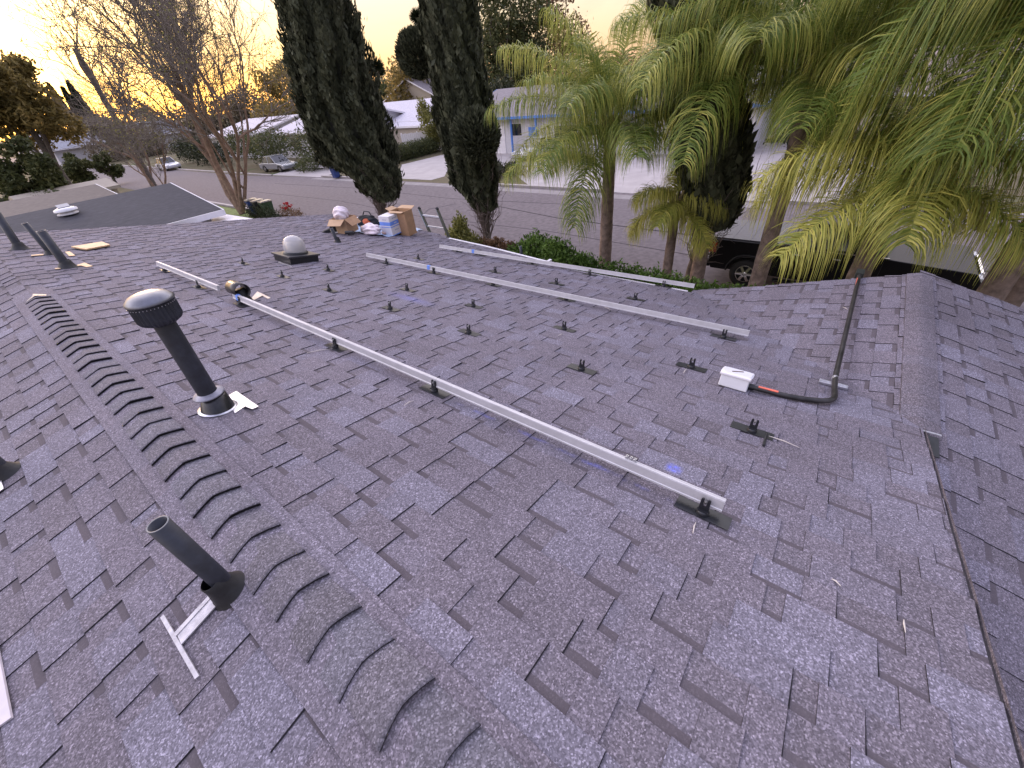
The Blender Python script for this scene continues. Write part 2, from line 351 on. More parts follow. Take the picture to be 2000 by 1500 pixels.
def shingles(name, Pf, vmax, umin, umax, m, seed, e=.143, t1=.0045, t2=.0105, vmin=0., flip=False):
    """Pf(u,v,h)->xyz ; u along the courses, v down the slope.  laminated shingles"""
    R = random.Random(seed); V = []; Q = []; T = []
    def quad(a, b, c, d, tone):
        n = len(V); V.extend((a, b, c, d)); Q.append((n, n + 1, n + 2, n + 3) if not flip else (n + 3, n + 2, n + 1, n)); T.append(tone)
    k = 0; v0 = vmin; prev = []
    while v0 < vmax - .01:
        v1 = min(v0 + e, vmax)
        a0, b0, a1, b1 = umin(v0), umax(v0), umin(v1), umax(v1)
        lo, hi = min(a0, a1), max(b0, b1)
        cl0 = lambda u: min(max(u, a0), b0); cl1 = lambda u: min(max(u, a1), b1)
        u = lo - R.uniform(0, .4); off = 0.
        H0, HB, HT = .0005, t1, t2
        nextjoint = lo + R.uniform(.1, 1.)
        cur = []
        def strip(ua, ub, va, vb, ha, hb, tone):
            # clip to the trapezoid of this course
            f = (va - v0) / (v1 - v0); g = (vb - v0) / (v1 - v0)
            la, ra = a0 + (a1 - a0) * f, b0 + (b1 - b0) * f; lb, rb = a0 + (a1 - a0) * g, b0 + (b1 - b0) * g
            p, q = min(max(ua, la), ra), min(max(ub, la), ra); r, s = min(max(ub, lb), rb), min(max(ua, lb), rb)
            if q - p < 1e-4 and r - s < 1e-4: return
            quad(Pf(p, va, ha), Pf(q, va, ha), Pf(r, vb, hb), Pf(s, vb, hb), tone)
        while u < hi:
            # recess then tooth
            wr = R.choice((.07, .10, .13, .16, .20)) * R.uniform(.85, 1.15); wt = R.choice((.10, .14, .18, .22, .30)) * R.uniform(.85, 1.15)
            cand = [q for q in prev if abs(q - (u + wr)) < .055 and q > u + .04]
            if cand and R.random() < .62: wr = cand[0] - u
            ve = v1 + R.uniform(-.0015, .0015) if v1 < vmax else v1
            def mt():
                x = R.random()
                return (R.uniform(.3, .48) if x < .34 else R.uniform(.48, .62) if x < .64 else R.uniform(.62, .78) if x < .90 else R.uniform(.78, .92))
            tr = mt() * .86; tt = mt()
            # recess surface with the dark shadow line painted on by the maker under the course above
            bw = R.uniform(.029, .038)
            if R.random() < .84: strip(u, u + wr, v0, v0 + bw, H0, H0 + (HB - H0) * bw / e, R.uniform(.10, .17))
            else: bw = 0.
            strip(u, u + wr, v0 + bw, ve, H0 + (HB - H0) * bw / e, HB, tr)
            strip(u, u + wr, ve, ve + .0004, HB, 0, .03)
            # tooth
            cur.append(u + wr); ua, ub = u + wr, u + wr + wt; sk = R.uniform(-.004, .004)
            hl = HT + (R.uniform(.002, .006) if R.random() < .07 else 0)
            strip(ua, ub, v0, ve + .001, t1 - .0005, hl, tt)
            strip(ua, ub, ve + .001, ve + .0014, hl, 0, .03)
            for uu, sgn in ((ua, -1), (ub, 1)):
                if a0 < uu < b0 and a1 < uu < b1:
                    quad(Pf(uu, v0, H0), Pf(uu, v0, t1), Pf(uu, ve + .001, hl), Pf(uu, ve + .001, 0), .03)
            if a0 + .01 < ua < b0 and a1 + .01 < ua < b1 and R.random() < .45:   # dark strip painting in the shade line beside the cut
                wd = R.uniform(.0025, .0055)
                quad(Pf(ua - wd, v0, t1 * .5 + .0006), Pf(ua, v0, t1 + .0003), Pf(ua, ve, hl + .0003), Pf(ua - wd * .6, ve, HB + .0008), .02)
            u = ub
        v0 = v1; k += 1; prev = cur
    return hp(fast_mesh(name, V, Q, m, tone=T))
def lerp_pts(pts):
    xs = [p[0] for p in pts]; ys = [p[1] for p in pts]
    return lambda x: float(np.interp(x, xs, ys))
# boundaries of the street slope, read on the roof plane
far = [on_main(*q) for q in ((0, 457), (100, 450), (200, 445), (300, 440), (430, 432), (550, 424), (645, 419))]
fx = [p[0] for p in far]; fy = [p[1] for p in far]
XE = on_main(700, 426)[0]
EX = 5.80
um = lerp_pts([(0, RY), (3.11, RY), (3.32, RY + .02), (EX - .03, 1.10), (EX, 3.62), (6.07, 4.2), (6.51, 6.0), (6.70, 7.35), (7.1, 8.2), (XE - .02, 9.0), (XE, 9.0)])
ux = lerp_pts([(0, fy[0])] + list(zip(fx, fy)) + [(XE + .3, fy[-1])])
def Pmain(u, v, h): x = v * CT; return (x + h * TP * CT, u, zmain(x, u) + h * CT)
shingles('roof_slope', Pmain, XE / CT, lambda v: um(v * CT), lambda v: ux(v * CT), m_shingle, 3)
def Pleft(u, v, h): x = -v * CT; return (x, u, TP * x + (FS * max(0., u - FOLD)) + h)
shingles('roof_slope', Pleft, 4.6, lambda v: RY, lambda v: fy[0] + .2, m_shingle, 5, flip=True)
# the wing towards the street: ridge at height WZ, both slopes a little steeper
WX = hit(1810, 534, (0, 0, 1), WZ)[0]
def on_wing(px, py): return hit(px, py, (0, WT, 1), WZ + WT * RY)
def on_right(px, py): return hit(px, py, (0, -WT, 1), WZ - WT * RY)
rk = [on_wing(*q) for q in ((1810, 535), (1666, 544.5), (1486, 559.5), (1354, 567))]
def Pwing(u, v, h): return (u, RY + v * CW, WZ - WT * v * CW + h)
rx = lerp_pts([((p[1] - RY) / CW, p[0]) for p in rk])
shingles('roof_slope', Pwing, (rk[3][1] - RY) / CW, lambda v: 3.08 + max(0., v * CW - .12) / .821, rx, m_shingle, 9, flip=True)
rr = [on_right(*q) for q in ((1812, 533), (1884, 562), (1953, 585), (2000, 605))]
def Pright(u, v, h): return (u, RY - v * CW, WZ - WT * v * CW + h)
rx2 = lerp_pts([(-(p[1] - RY) / CW, p[0]) for p in rr] + [(4.4, rr[3][0] - .1)])
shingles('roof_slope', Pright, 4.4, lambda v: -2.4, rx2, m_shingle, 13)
def slab(name, pts, th, m):
    mb = MB(); n = len(pts); vs = [tuple(p) for p in pts] + [(p[0], p[1], p[2] - th) for p in pts]
    mb.add(vs, [tuple(range(n)), tuple(range(n, 2 * n))[::-1]] + [(i, n + i, n + (i + 1) % n, (i + 1) % n) for i in range(n)])
    return hp(mb.build(name, m))
def pm(x, y, dz=-.004): return (x, y, zmain(x, y) + dz)
m_deck = mat('dark_roof_edge', (.05, .045, .05), .8)
slab('roof_deck', [pm(0, RY - .01), pm(3.11, RY - .01), pm(EX - .05, 1.10), pm(EX - .02, 3.62), pm(6.05, 4.2), pm(6.49, 6.0), pm(6.66, 7.0), pm(0, 7.0)], .10, m_deck)
slab('roof_deck', [pm(0, 7.0), pm(6.66, 7.0), pm(6.68, 7.35), pm(7.08, 8.2), pm(XE - .02, 9.0), pm(XE - .01, fy[-1]), pm(3.6, float(ux(3.6))), pm(0, fy[0] - .01)], .10, m_deck)
slab('roof_deck', [(0, RY - .01, -.004), (0, 7.0, -.004), (-4.5, 7.0, -4.5 * TP - .004), (-4.5, RY - .01, -4.5 * TP - .004)], .10, m_deck)
slab('roof_deck', [(0, 7.0, -.004), (0, fy[0], -.004 + FS * (fy[0] - 7)), (-4.5, fy[0], -4.5 * TP + FS * (fy[0] - 7) - .004), (-4.5, 7.0, -4.5 * TP - .004)], .10, m_deck)
slab('roof_deck', [(3.2, RY, WZ - .004), (rk[0][0] - .02, RY, WZ - .004), (rk[3][0] - .02, rk[3][1] - .02, rk[3][2] - .004)], .10, m_deck)
slab('roof_deck', [(-2.4, RY, WZ - .004), (-2.4, RY - 4.2, WZ - WT * 4.2 - .004), (rr[3][0] - .2, RY - 4.2, WZ - WT * 4.2 - .004), (rr[0][0] - .02, RY, WZ - .004)], .10, m_deck)
mb = MB(); mb.add([(-2, RY + .08, WZ - .1), (3.0, RY + .08, WZ - .1), (0, RY + .08, -.105), (-2, RY + .08, -.105 - 2 * TP)], [(0, 1, 2, 3)]); hp(mb.build('gable_wall', mat('grey_stucco', (.30, .28, .27), .9, noise=(30, .1))))
mb = MB(); mb.box((3.04, RY - .045, WZ + .022), (.016, .09, .004)); mb.box((2.92, RY - .04, WZ + .010), (.20, .08, .006), mi=1)
hp(mb.build('step_flashing', [m_galv, m_plate]))
mb = MB(); mb.bbox((-4.2, -.6, GZ), (5.2, 12.0, -1.42)); mb.bbox((-2.0, -4.6, GZ), (5.4, -.6, -1.95)); hp(mb.build('wall', MATS['grey_stucco']))
def fascia(pts, h=.13, w=.10, name='gutter', up=.01, mm=m_white):
    mb = MB()
    for a, b in zip(pts[:-1], pts[1:]):
        a = np.array(a, float); b = np.array(b, float); d = b - a; l = np.linalg.norm(d); d /= l; o = np.cross(d, (0, 0, 1)); o /= np.linalg.norm(o)
        if o[0] < 0: o = -o
        c = (a + b) / 2 + o * w / 2 - np.array([0, 0, h / 2 - up])
        mb.box(c, (l, w, h), (d, o, np.cross(d, o)))
    return hp(mb.build(name, mm))
E_ = lambda x, y: (x, y, zmain(x, y))
fascia([E_(6.05, 4.12), E_(6.51, 6.0), E_(6.70, 7.35)], h=.12, w=.05)
fascia([E_(EX - .01, 1.5), E_(EX, 3.6)], h=.12, w=.05, up=-.012)
fascia([E_(XE, 8.9), E_(XE, fy[-1])], h=.12, w=.05)
mb = MB(); mb.box((5.96, 4.08, zmain(5.96, 4.1) - .055), (.34, .05, .15)); hp(mb.build('gutter_end', m_white))
slab('fascia_board', [(rk[i][0] + .012, rk[i][1], rk[i][2] - .012) for i in (0, 1, 2, 3)] + [(rk[i][0] - .03, rk[i][1], rk[i][2] - .012) for i in (3, 2, 1, 0)], .16, m_white)

# ridge vent: bent cap shingles at 8 inch exposure
def caps(name, y0, y1, axis_pt, half, m, ex=.2, rise=.027, th=.012, seed=2, xc=.015):
    R = random.Random(seed); V = []; Q = []; T = []; mb = MB(); rise0 = rise
    y = y0
    while y < y1:
        tone = R.uniform(.34, .7); ln = ex + .045
        xs = [-half, -half * .62, -half * .25, 0, half * .25, half * .62, half]
        dyn = R.uniform(-.010, .010); sh = R.uniform(-.006, .006); rise = rise0 + R.uniform(-.004, .005)
        def zf(x, hgt): return -TP * abs(x) * .80 - .006 + hgt + .006 * (1 - abs(x) / half)
        prev = None
        rows = [(y + dyn, rise, 1.0), (y + dyn + .012, rise + .001, 1.0), (y + ln * .55, rise - .009, .965), (y + ln, rise - th - .008, .93)]
        base = len(V)
        for yy, hh, k in rows:
            for x in xs:
                bow = -.018 * (abs(x) / half) ** 2
                V.append((xc + x * k + sh, yy + bow * (1 if hh == rise else .6) + .01, zf(x * k, hh)))
        n = len(xs)
        for i in range(len(rows) - 1):
            for j in range(n - 1):
                a = base + i * n + j; Q.append((a, a + 1, a + 1 + n, a + n)); T.append(tone if i else tone * .8)
        # butt end: granule face then the dark slot of the vent beneath
        b2 = len(V)
        for x in xs: V.append((xc + x + sh, y + dyn + .01 - .018 * (abs(x) / half) ** 2, zf(x, rise - .006)))
        for x in xs: V.append((xc + x * .99 + sh, y + dyn + .018 - .018 * (abs(x) / half) ** 2, zf(x, rise - .006)))
        for x in xs: V.append((xc + x * .99 + sh, y + dyn + .018 - .018 * (abs(x) / half) ** 2, zf(x, rise - .030)))
        for j in range(n - 1):
            Q.append((base + j, b2 + j, b2 + j + 1, base + j + 1)); T.append(.05)
            Q.append((b2 + j, b2 + n + j, b2 + n + j + 1, b2 + j + 1)); T.append(.03)
            Q.append((b2 + n + j, b2 + 2 * n + j, b2 + 2 * n + j + 1, b2 + n + j + 1)); T.append(.03)
        # sides
        for j in (0, n - 1):
            s = len(V)
            for (yy, hh, k) in rows:
                x = xs[j] * k; V.append((xc + x + sh, yy - .018 * .8 + .01, zf(x, hh))); V.append((xc + x + sh, yy - .018 * .8 + .01, zf(x, hh) - .022))
            for i in range(len(rows) - 1): Q.append((s + 2 * i, s + 2 * i + 1, s + 2 * i + 3, s + 2 * i + 2)); T.append(.05)
        y += ex
    return hp(fast_mesh(name, V, Q, m, tone=T))
caps('ridge_vent', .0, 6.55, None, .104, m_cap, ex=.186)
mb = MB()
mb.add([(-.10, 6.60, -.012), (.02, 6.59, .03), (.125, 6.60, -.012), (.10, 6.76, -.016), (.015, 6.84, .006), (-.07, 6.76, -.016)], [(0, 1, 4, 5), (1, 2, 3, 4)])
hp(mb.build('vent_end_plug', mat('grey_plastic_plug', (.30, .30, .30), .45, noise=(40, .3))))
# starter strip each side of the ridge vent
def ribbon(name, x0, x1, ya, yb, zf, m, seed, step=.30, axis='y'):
    R = random.Random(seed); V = []; Q = []; T = []; y = ya
    while y < yb:
        y2 = min(y + step, yb); tone = R.uniform(.42, .66); n = len(V)
        V += [(x0, y, zf(x0, y)), (x1, y, zf(x1, y)), (x1, y2, zf(x1, y2)), (x0, y2, zf(x0, y2))]; Q.append((n, n + 1, n + 2, n + 3)); T.append(tone)
        n = len(V); V += [(x1, y, zf(x1, y)), (x1 + .002 * (1 if x1 > 0 else -1), y, zf(x1, y) - .012), (x1 + .002 * (1 if x1 > 0 else -1), y2, zf(x1, y2) - .012), (x1, y2, zf(x1, y2))]; Q.append((n, n + 1, n + 2, n + 3)); T.append(.05)
        y = y2
    return hp(fast_mesh(name, V, Q, m, tone=T))
ribbon('starter_strip', .0, .175, RY, 7.0, lambda x, y: -TP * x + .0135, m_shingle, 4)
ribbon('starter_strip', .0, -.16, RY, 7.0, lambda x, y: TP * x + .0135, m_shingle, 6)
# smooth ridge of the wing
V = []; Q = []; T = []; R_ = random.Random(8); x = 3.04
while x < rk[0][0] - .02:
    x2 = min(x + .145, rk[0][0] - .005); hw = .105; tone = R_.uniform(.40, .62)
    n = len(V)
    for xx, h in ((x, .012), (x2 + .002, .021)):
        for yy in (-hw, -.03, 0, .03, hw): V.append((xx, RY + yy, WZ - WT * abs(yy) + h - (0 if abs(yy) > .01 else .002)))
    for j in range(4): Q.append((n + j, n + 5 + j, n + 6 + j, n + 1 + j)); T.append(tone)
    n = len(V)
    for dz in (0, -.009):
        for yy in (-hw, 0, hw): V.append((x2 + .003, RY + yy, WZ - WT * abs(yy) + .021 + dz))
    for j in range(2): Q.append((n + j, n + 3 + j, n + 4 + j, n + 1 + j)); T.append(.3)
    for sgn in (-1, 1):
        n = len(V); V += [(x, RY + sgn * hw, WZ - WT * hw + .012), (x2, RY + sgn * hw, WZ - WT * hw + .021), (x2, RY + sgn * (hw + .002), WZ - WT * hw + .004), (x, RY + sgn * (hw + .002), WZ - WT * hw + .002)]; Q.append((n, n + 1, n + 2, n + 3)); T.append(.12)
    x = x2
hp(fast_mesh('ridge_cap', V, Q, m_cap2, tone=T))
# rake strip on the main gable edge
V = []; Q = []; T = []; x = 0.
while x < 3.08:
    x2 = min(x + .30, 3.08); yk = RY - .012; n = len(V); V += [(x, yk, -TP * x + .014), (x2, yk, -TP * x2 + .014), (x2, yk, -TP * x2 - .05), (x, yk, -TP * x - .022)]; Q.append((n, n + 1, n + 2, n + 3)); T.append(.42); x = x2
hp(fast_mesh('rake_edge', V, Q, m_cap2, tone=T))

# ------------------------------------------------------------------ roof penetrations
NM = np.array([TP, 0, 1.]) * CT; UM = np.array([0, 1., 0]); VM = np.cross(UM, NM)      # normal, along courses, down slope
if VM[0] < 0: VM = -VM
AXM = np.stack([VM, UM, np.cross(VM, UM)])
AXL = np.stack([np.array([-CT, 0, -TP * CT]), UM, np.array([-TP * CT, 0, CT])])
def top_of(base, px, py):
    r = ray(px, py); A_ = np.stack([r, -np.array([0, 0, 1.])], 1); s = np.linalg.lstsq(A_, base - CAM, rcond=None)[0]
    return CAM + s[0] * r, s[1]

def open_pipe(px, py, tx, ty, r, label, flash=None, onleft=False, boot=True, hmax=None, base=None):
    b = base if base is not None else (on_left(px, py) if onleft else on_main(px, py)); AX = AXL if onleft else AXM
    tp_, h = top_of(b, tx, ty); h = hmax or h
    d = tp_ - b; d /= np.linalg.norm(d)
    root = empty('vent_pipe', b, label=label, cat='vent pipe', group='plumbing pipes standing on the shingle roof')
    L_ = np.linalg.norm(tp_ - b) if hmax is None else hmax
    mb = MB(); w = d; u = np.cross(w, (0, 1., 0)); u /= np.linalg.norm(u); v = np.cross(w, u)
    mb.lathe([(r, -.02), (r, L_), (r * .84, L_), (r * .84, L_ * .3)], (0, 0, 0), 24, ax=(u, v, w)); mb.build('pipe', m_pipe, root)
    mb = MB(); mb.lathe([(r * .98, L_ - .0005), (r * .98, L_ + .0015), (r * .85, L_ + .0015), (r * .85, L_ - .004)], (0, 0, 0), 24, ax=(u, v, w)); mb.build('rim', mat('grey_pipe_rim', (.16, .17, .19), .5), root)
    if boot:
        mb = MB(); mb.lathe([(r * 2.3, .004), (r * 1.9, .02), (r * 1.28, .075), (r * 1.12, .105), (r * 1.0, .108)], (0, 0, 0), 24, ax=AX if not onleft else AXL); mb.build('rubber_boot', m_rubber, root)
    if flash is not None:
        mb = MB(); flash(mb, AX); mb.build('base_flashing', mat('painted_flashing', (.42, .41, .45), .5, .3, noise=(25, .25), bump=.2), root)
    return root, b
# front pipe with the bare T shaped flashing strip
def fl_front(mb, AX):
    P = [on_left(*q) for q in ((320, 1206), (327, 1200), (396, 1318), (388, 1325))]
    b = on_left(452, 1150)
    f = lambda p, h: tuple(np.array(p) - b + AXL[2] * h)
    mb.add([f(p, .016) for p in P] + [f(p, .010) for p in P], [(0, 1, 2, 3), (7, 6, 5, 4), (0, 4, 5, 1), (1, 5, 6, 2), (2, 6, 7, 3), (3, 7, 4, 0)])
    P = [on_left(*q) for q in ((353, 1240), (424, 1160), (436, 1174), (361, 1258))]
    mb.add([f(p, .0155) for p in P] + [f(p, .010) for p in P], [(0, 1, 2, 3), (7, 6, 5, 4), (0, 4, 5, 1), (1, 5, 6, 2), (2, 6, 7, 3), (3, 7, 4, 0)])
    P = [on_left(*q) for q in ((346, 1238), (424, 1153), (428, 1158), (352, 1242))]
    mb.add([f(p, .018) for p in P], [(0, 1, 2, 3)], 0)
open_pipe(452, 1152, 308, 1024, .0315, 'open black pipe in front, nearest the camera, with a bare T-shaped flashing strip', fl_front, True)
open_pipe(16, 925, -60, 862, .034, 'black pipe cut off by the left picture edge, on the slope behind the ridge', None, True)
open_pipe(40, 487, -8, 415, .050, 'tall black pipe at the far left roof corner, farthest of the three in a row')
open_pipe(101, 498, 48, 436, .036, 'slimmer black pipe, middle one of three at the far left of the roof')
open_pipe(133, 523, 80, 451, .050, 'black pipe nearest of three at far left, with pale bare plywood at its foot')
open_pipe(660, 474, 647, 446, .034, 'short black pipe standing just in front of the boxes and tarp')
open_pipe(1019, 497, 1016, 481, .030, 'short black pipe at the eave behind the farthest rail', boot=False)
# left edge flashing
b = on_left(0, 957); mb = MB(); mb.box((0, 0, .016), (.05, .10, .004), AXL); 
tag(mb.build('flashing_strip', m_galv, loc=b), 'scrap of bare metal flashing below the pipe at the left picture edge', 'flashing')

# the big capped vent
b = on_main(427, 800); tpt, hb = top_of(b, 283, 572)
root_s = .93; hb = .815; ax3 = (tpt - b) / np.linalg.norm(tpt - b); u3 = np.cross(ax3, (0, 1., 0)); u3 /= np.linalg.norm(u3); v3 = np.cross(ax3, u3); A3 = np.stack([u3, v3, ax3])
root = empty('capped_vent', b, label='tall thick black vent pipe with a ribbed round cap and shiny top', cat='roof vent'); root.scale = (.93, .93, .93)
mb = MB(); mb.lathe([(.056, .05), (.056, .68), (.05, .70)], ax=A3, n=32); mb.build('pipe', m_pipe, root)
mb = MB(); mb.lathe([(.105, .0), (.098, .012), (.070, .115), (.060, .12)], ax=AXM * np.array([[1], [1], [1]]), n=32)
mb.build('flashing_cone', mat('glossy_black_cone', (.03, .03, .034), .22, .3, noise=(20, .3)), root)
mb = MB(); mb.lathe([(.058, .140), (.088, .128), (.092, .131), (.088, .138), (.066, .150), (.057, .154)], ax=A3, n=36); mb.build('storm_collar', mat('dull_collar_metal', (.26, .26, .31), .5, .5, noise=(18, .25)), root)
mb = MB()
Pq = [np.array(p) - b + AXM[2] * .016 for p in (on_main(447, 775), on_main(465, 765), on_main(512, 797), on_main(499, 803), on_main(484, 797), on_main(462, 812))]
mb.add([tuple(p) for p in Pq] + [tuple(p - AXM[2] * .005) for p in Pq], [tuple(range(6)), tuple(range(6, 12))[::-1]] + [(i, 6 + i, 6 + (i + 1) % 6, (i + 1) % 6) for i in range(6)])
mb.lathe([(.114, .010), (.114, .016), (.09, .018)], ax=AXM, n=30)
mb.build('base_flashing', m_galv, root)
n = 64; mb = MB(); rb = .112
prof = [(.052, .655), (.075, .652), (rb - .010, .668), (rb, .685), (rb + .001, .775), (rb - .006, .782)]
vs = []; fs = []
for i, (r, z) in enumerate(prof):
    for k in range(n):
        rr_ = r - (.006 if (k % 2 and 2 <= i <= 4) else 0); a = 2 * PI * k / n; vs.append(A3[0] * rr_ * math.cos(a) + A3[1] * rr_ * math.sin(a) + A3[2] * z)
for i in range(len(prof) - 1):
    for k in range(n): a = i * n + k; c_ = i * n + (k + 1) % n; fs.append((a, c_, c_ + n, a + n))
mb.add(vs, fs); mb.build('ribbed_cap', m_pipe, root)
mb = MB(); mb.lathe([(rb - .004, .781), (rb + .006, .783), (rb + .007, .789), (rb, .80), (rb - .02, .818), (rb - .05, .829), (.03, .834), (.0001, .835)], ax=A3, n=48)
mb.build('cap_lid', mat('satin_dark_metal', (.15, .155, .18), .36, .7, noise=(12, .2), bump=.05), root)
mb = MB()
for k in range(40):
    a = 2 * PI * k / 40; mb.box(A3[0] * (rb + .001) * math.cos(a) + A3[1] * (rb + .001) * math.sin(a) + A3[2] * .768, (.004, .004, .004), A3)
mb.build('rivet_row', m_galv, root)

# barrel hood vent behind the near rail
b = on_main(478, 588); d_ = np.array([0, 1., 0])
root = empty('hood_vent', b, label='black half-barrel roof vent with brown-gold sheen behind the near rail', cat='roof vent'); root.scale = (.82, .82, .82)
a0_ = on_main(503, 585)
mb = MB(); ctr = np.array([0, 0, .17])
mb.lathe([(.10, .0), (.085, .06), (.078, .17), (.0, .17)], n=24); mb.build('vent_neck', m_rubber, root)
vs = []; fs = []; n = 20; L2 = .21
for j, y in enumerate((-.13, .17)):
    for rr_ in (.098, .091):
        for k in range(n + 1):
            a = -.30 * PI + 1.45 * PI * k / n - .1; vs.append((math.cos(a) * rr_, y, .17 + math.sin(a) * rr_))
m_ = n + 1
for k in range(n):
    fs.append((k, k + 1, 2 * m_ + k + 1, 2 * m_ + k)); fs.append((m_ + k + 1, m_ + k, 3 * m_ + k, 3 * m_ + k + 1)); fs.append((k, m_ + k, m_ + k + 1, k + 1))
    fs.append((2 * m_ + k, 2 * m_ + k + 1, 3 * m_ + k + 1, 3 * m_ + k))
mb = MB(); mb.add(vs, fs, smooth=True); mb.build('barrel_hood', mat('satin_black_metal', (.055, .05, .05), .34, .5, noise=(10, .15)), root)
mb = MB()
P1 = [on_main(*q) for q in ((494, 584), (508, 568), (522, 574), (540, 583), (534, 585), (520, 578), (501, 588))]
mb.add([tuple(p - b + NM * .016) for p in P1], [tuple(range(7))]); mb.build('base_flashing', mat('bare_flashing', (.55, .48, .44), .4, .5, noise=(15, .2)), root)

# dome skylight
b = (on_main(537, 512) + on_main(622, 508) + on_main(566, 522) + on_main(592, 497)) / 4
root = empty('dome_skylight', b, label='clear dome skylight on a black square kerb box', cat='skylight'); root.scale = (.80, .80, .80)
mb = MB(); mb.box(NM * .055, (.58, .66, .13), AXM); mb.build('kerb_box', m_black, root, bevel=.006)
mb = MB(); mb.box(NM * .135, (.64, .72, .035), AXM); mb.build('cover_frame', mat('black_metal_frame', (.03, .03, .036), .35, noise=(20, .2)), root, bevel=.005)
mb = MB(); mb.lathe([(.235, .15), (.235, .185), (.21, .19)], ax=AXM, n=32); mb.build('dome_ring', m_black, root)
mb = MB(); prof = [(.205, .185), (.208, .30), (.192, .38), (.155, .44), (.10, .48), (.045, .496), (.0001, .498)]
mb.lathe(prof, ax=AXM, n=36)
gm = bpy.data.materials.new('frosted_acrylic'); gm.use_nodes = True; gp = gm.node_tree.nodes['Principled BSDF']
gp.inputs['Base Color'].default_value = (.62, .60, .60, 1); gp.inputs['Roughness'].default_value = .12; gp.inputs['Alpha'].default_value = .62; gp.inputs['Coat Weight'].default_value = .5
mb.build('dome', gm, root)
mb = MB(); mb.lathe([(.16, .19), (.16, .36), (.06, .37)], ax=AXM, n=24); mb.build('light_tube', mat('mirror_tube', (.45, .42, .40), .3, .6, noise=(30, .5)), root)
mb = MB(); P1 = [on_main(536, 512), on_main(566, 523), on_main(568, 526), on_main(534, 516)]; mb.add([tuple(p - b + NM * .013) for p in P1], [(0, 1, 2, 3)]); mb.build('base_flashing', m_galv, root)

# ------------------------------------------------------------------ rails and mounts
rows = {
 'A': [(323, 530), (388, 563), (470, 597), (655, 681), (848, 767), (1370, 1006)],
 'B': [(475, 516), (552, 542), (643, 569), (762, 605), (915, 652), (1135, 724), (1467, 845)],
 'C': [(641, 529), (795, 568), (924, 600), (1101, 645), (1349, 720)],
 'D': [(755, 516), (847, 535), (963, 558), (1105, 587), (1412, 661)],
 'E': [(817, 507), (967, 533), (1086, 556), (1240, 586)],
 'F': [(893, 492), (938, 499), (1039, 517), (1151, 538), (1295, 561)]}
mount = empty('roof_mount')
mb = MB(); mb.box((.012, 0, .0145), (.115, .30, .003)); mb.build('flashing_plate', m_plate, mount)
mb = MB(); mb.lathe([(.036, .015), (.036, .034), (.031, .041), (.0001, .042)], n=20); mb.build('round_base', m_black, mount)
mb = MB()
prong = [(-.027, .036), (.027, .036), (.026, .112), (.022, .120), (.014, .122), (.009, .116), (.009, .078), (.005, .070), (-.005, .070), (-.009, .078), (-.009, .116), (-.014, .122), (-.022, .120), (-.026, .112)]
mb.prism([(a, z) for a, z in prong], -.005, .005, ((0, 1, 0), (0, 0, 1), (1, 0, 0))); mb.box((.0, 0, .043), (.050, .054, .010))
mb.build('slotted_foot', m_black, mount)
rowtxt = {'A': 'carrying the near rail', 'B': 'in the row behind near rail', 'C': 'in the row before the middle rail',
          'D': 'under the middle rail', 'E': 'between middle and farthest rails', 'F': 'under the farthest rail'}
pos = {'A': ['far left end', 'second from far left', 'beside the blue tape and hood vent', 'second from the hood vent', 'third from the hood vent', 'nearest camera'],
       'B': ['left of the skylight box', 'in front of the skylight box', 'third from left', 'fourth from left', 'fifth from left', 'second from right', 'by a torn strip'],
       'C': ['right of the skylight box', 'second from the left', 'third from the left', 'second from the right', 'left of the junction box'],
       'D': ['first from left', 'second, beside the blue tape', 'third from its left end', 'second from its right end', 'at its right end'],
       'E': ['at its left end', 'second from the left', 'third from the left', 'at its right end'],
       'F': ['first from left', 'second, beside the blue tape', 'third, by the gutter end', 'fourth from the left', 'at its right end']}
fullrot = Matrix([[*AXM[:, 0]], [*AXM[:, 1]], [*AXM[:, 2]]])  # local -> world
rotq = Matrix(((AXM[0][0], AXM[1][0], AXM[2][0]), (AXM[0][1], AXM[1][1], AXM[2][1]), (AXM[0][2], AXM[1][2], AXM[2][2]))).to_euler()
first = True; mp_ = {}
m_bolt = mat('bolt_steel', (.6, .6, .6), .3, .9)
for rw, pts in rows.items():
    for i, q in enumerate(pts):
        p = on_main(*q)
        o = mount if first else copy_tree(mount)
        first = False
        o.location = p; o.rotation_euler = rotq; o.scale = (.80, .80, .80)
        tag(o, 'black mount ' + rowtxt[rw] + ', ' + pos[rw][i], 'roof mount', 'slotted mounts screwed to the roof')
        mp_.setdefault(rw, []).append(p)
        if rw in 'ADF':
            mb = MB(); mb.tube([(-.016, 0, .10), (.022, 0, .10)], .0045, 8); mb.tube([(-.016, 0, .10), (-.008, 0, .10)], .009, 6); b_ = mb.build('bolt', m_bolt, o)
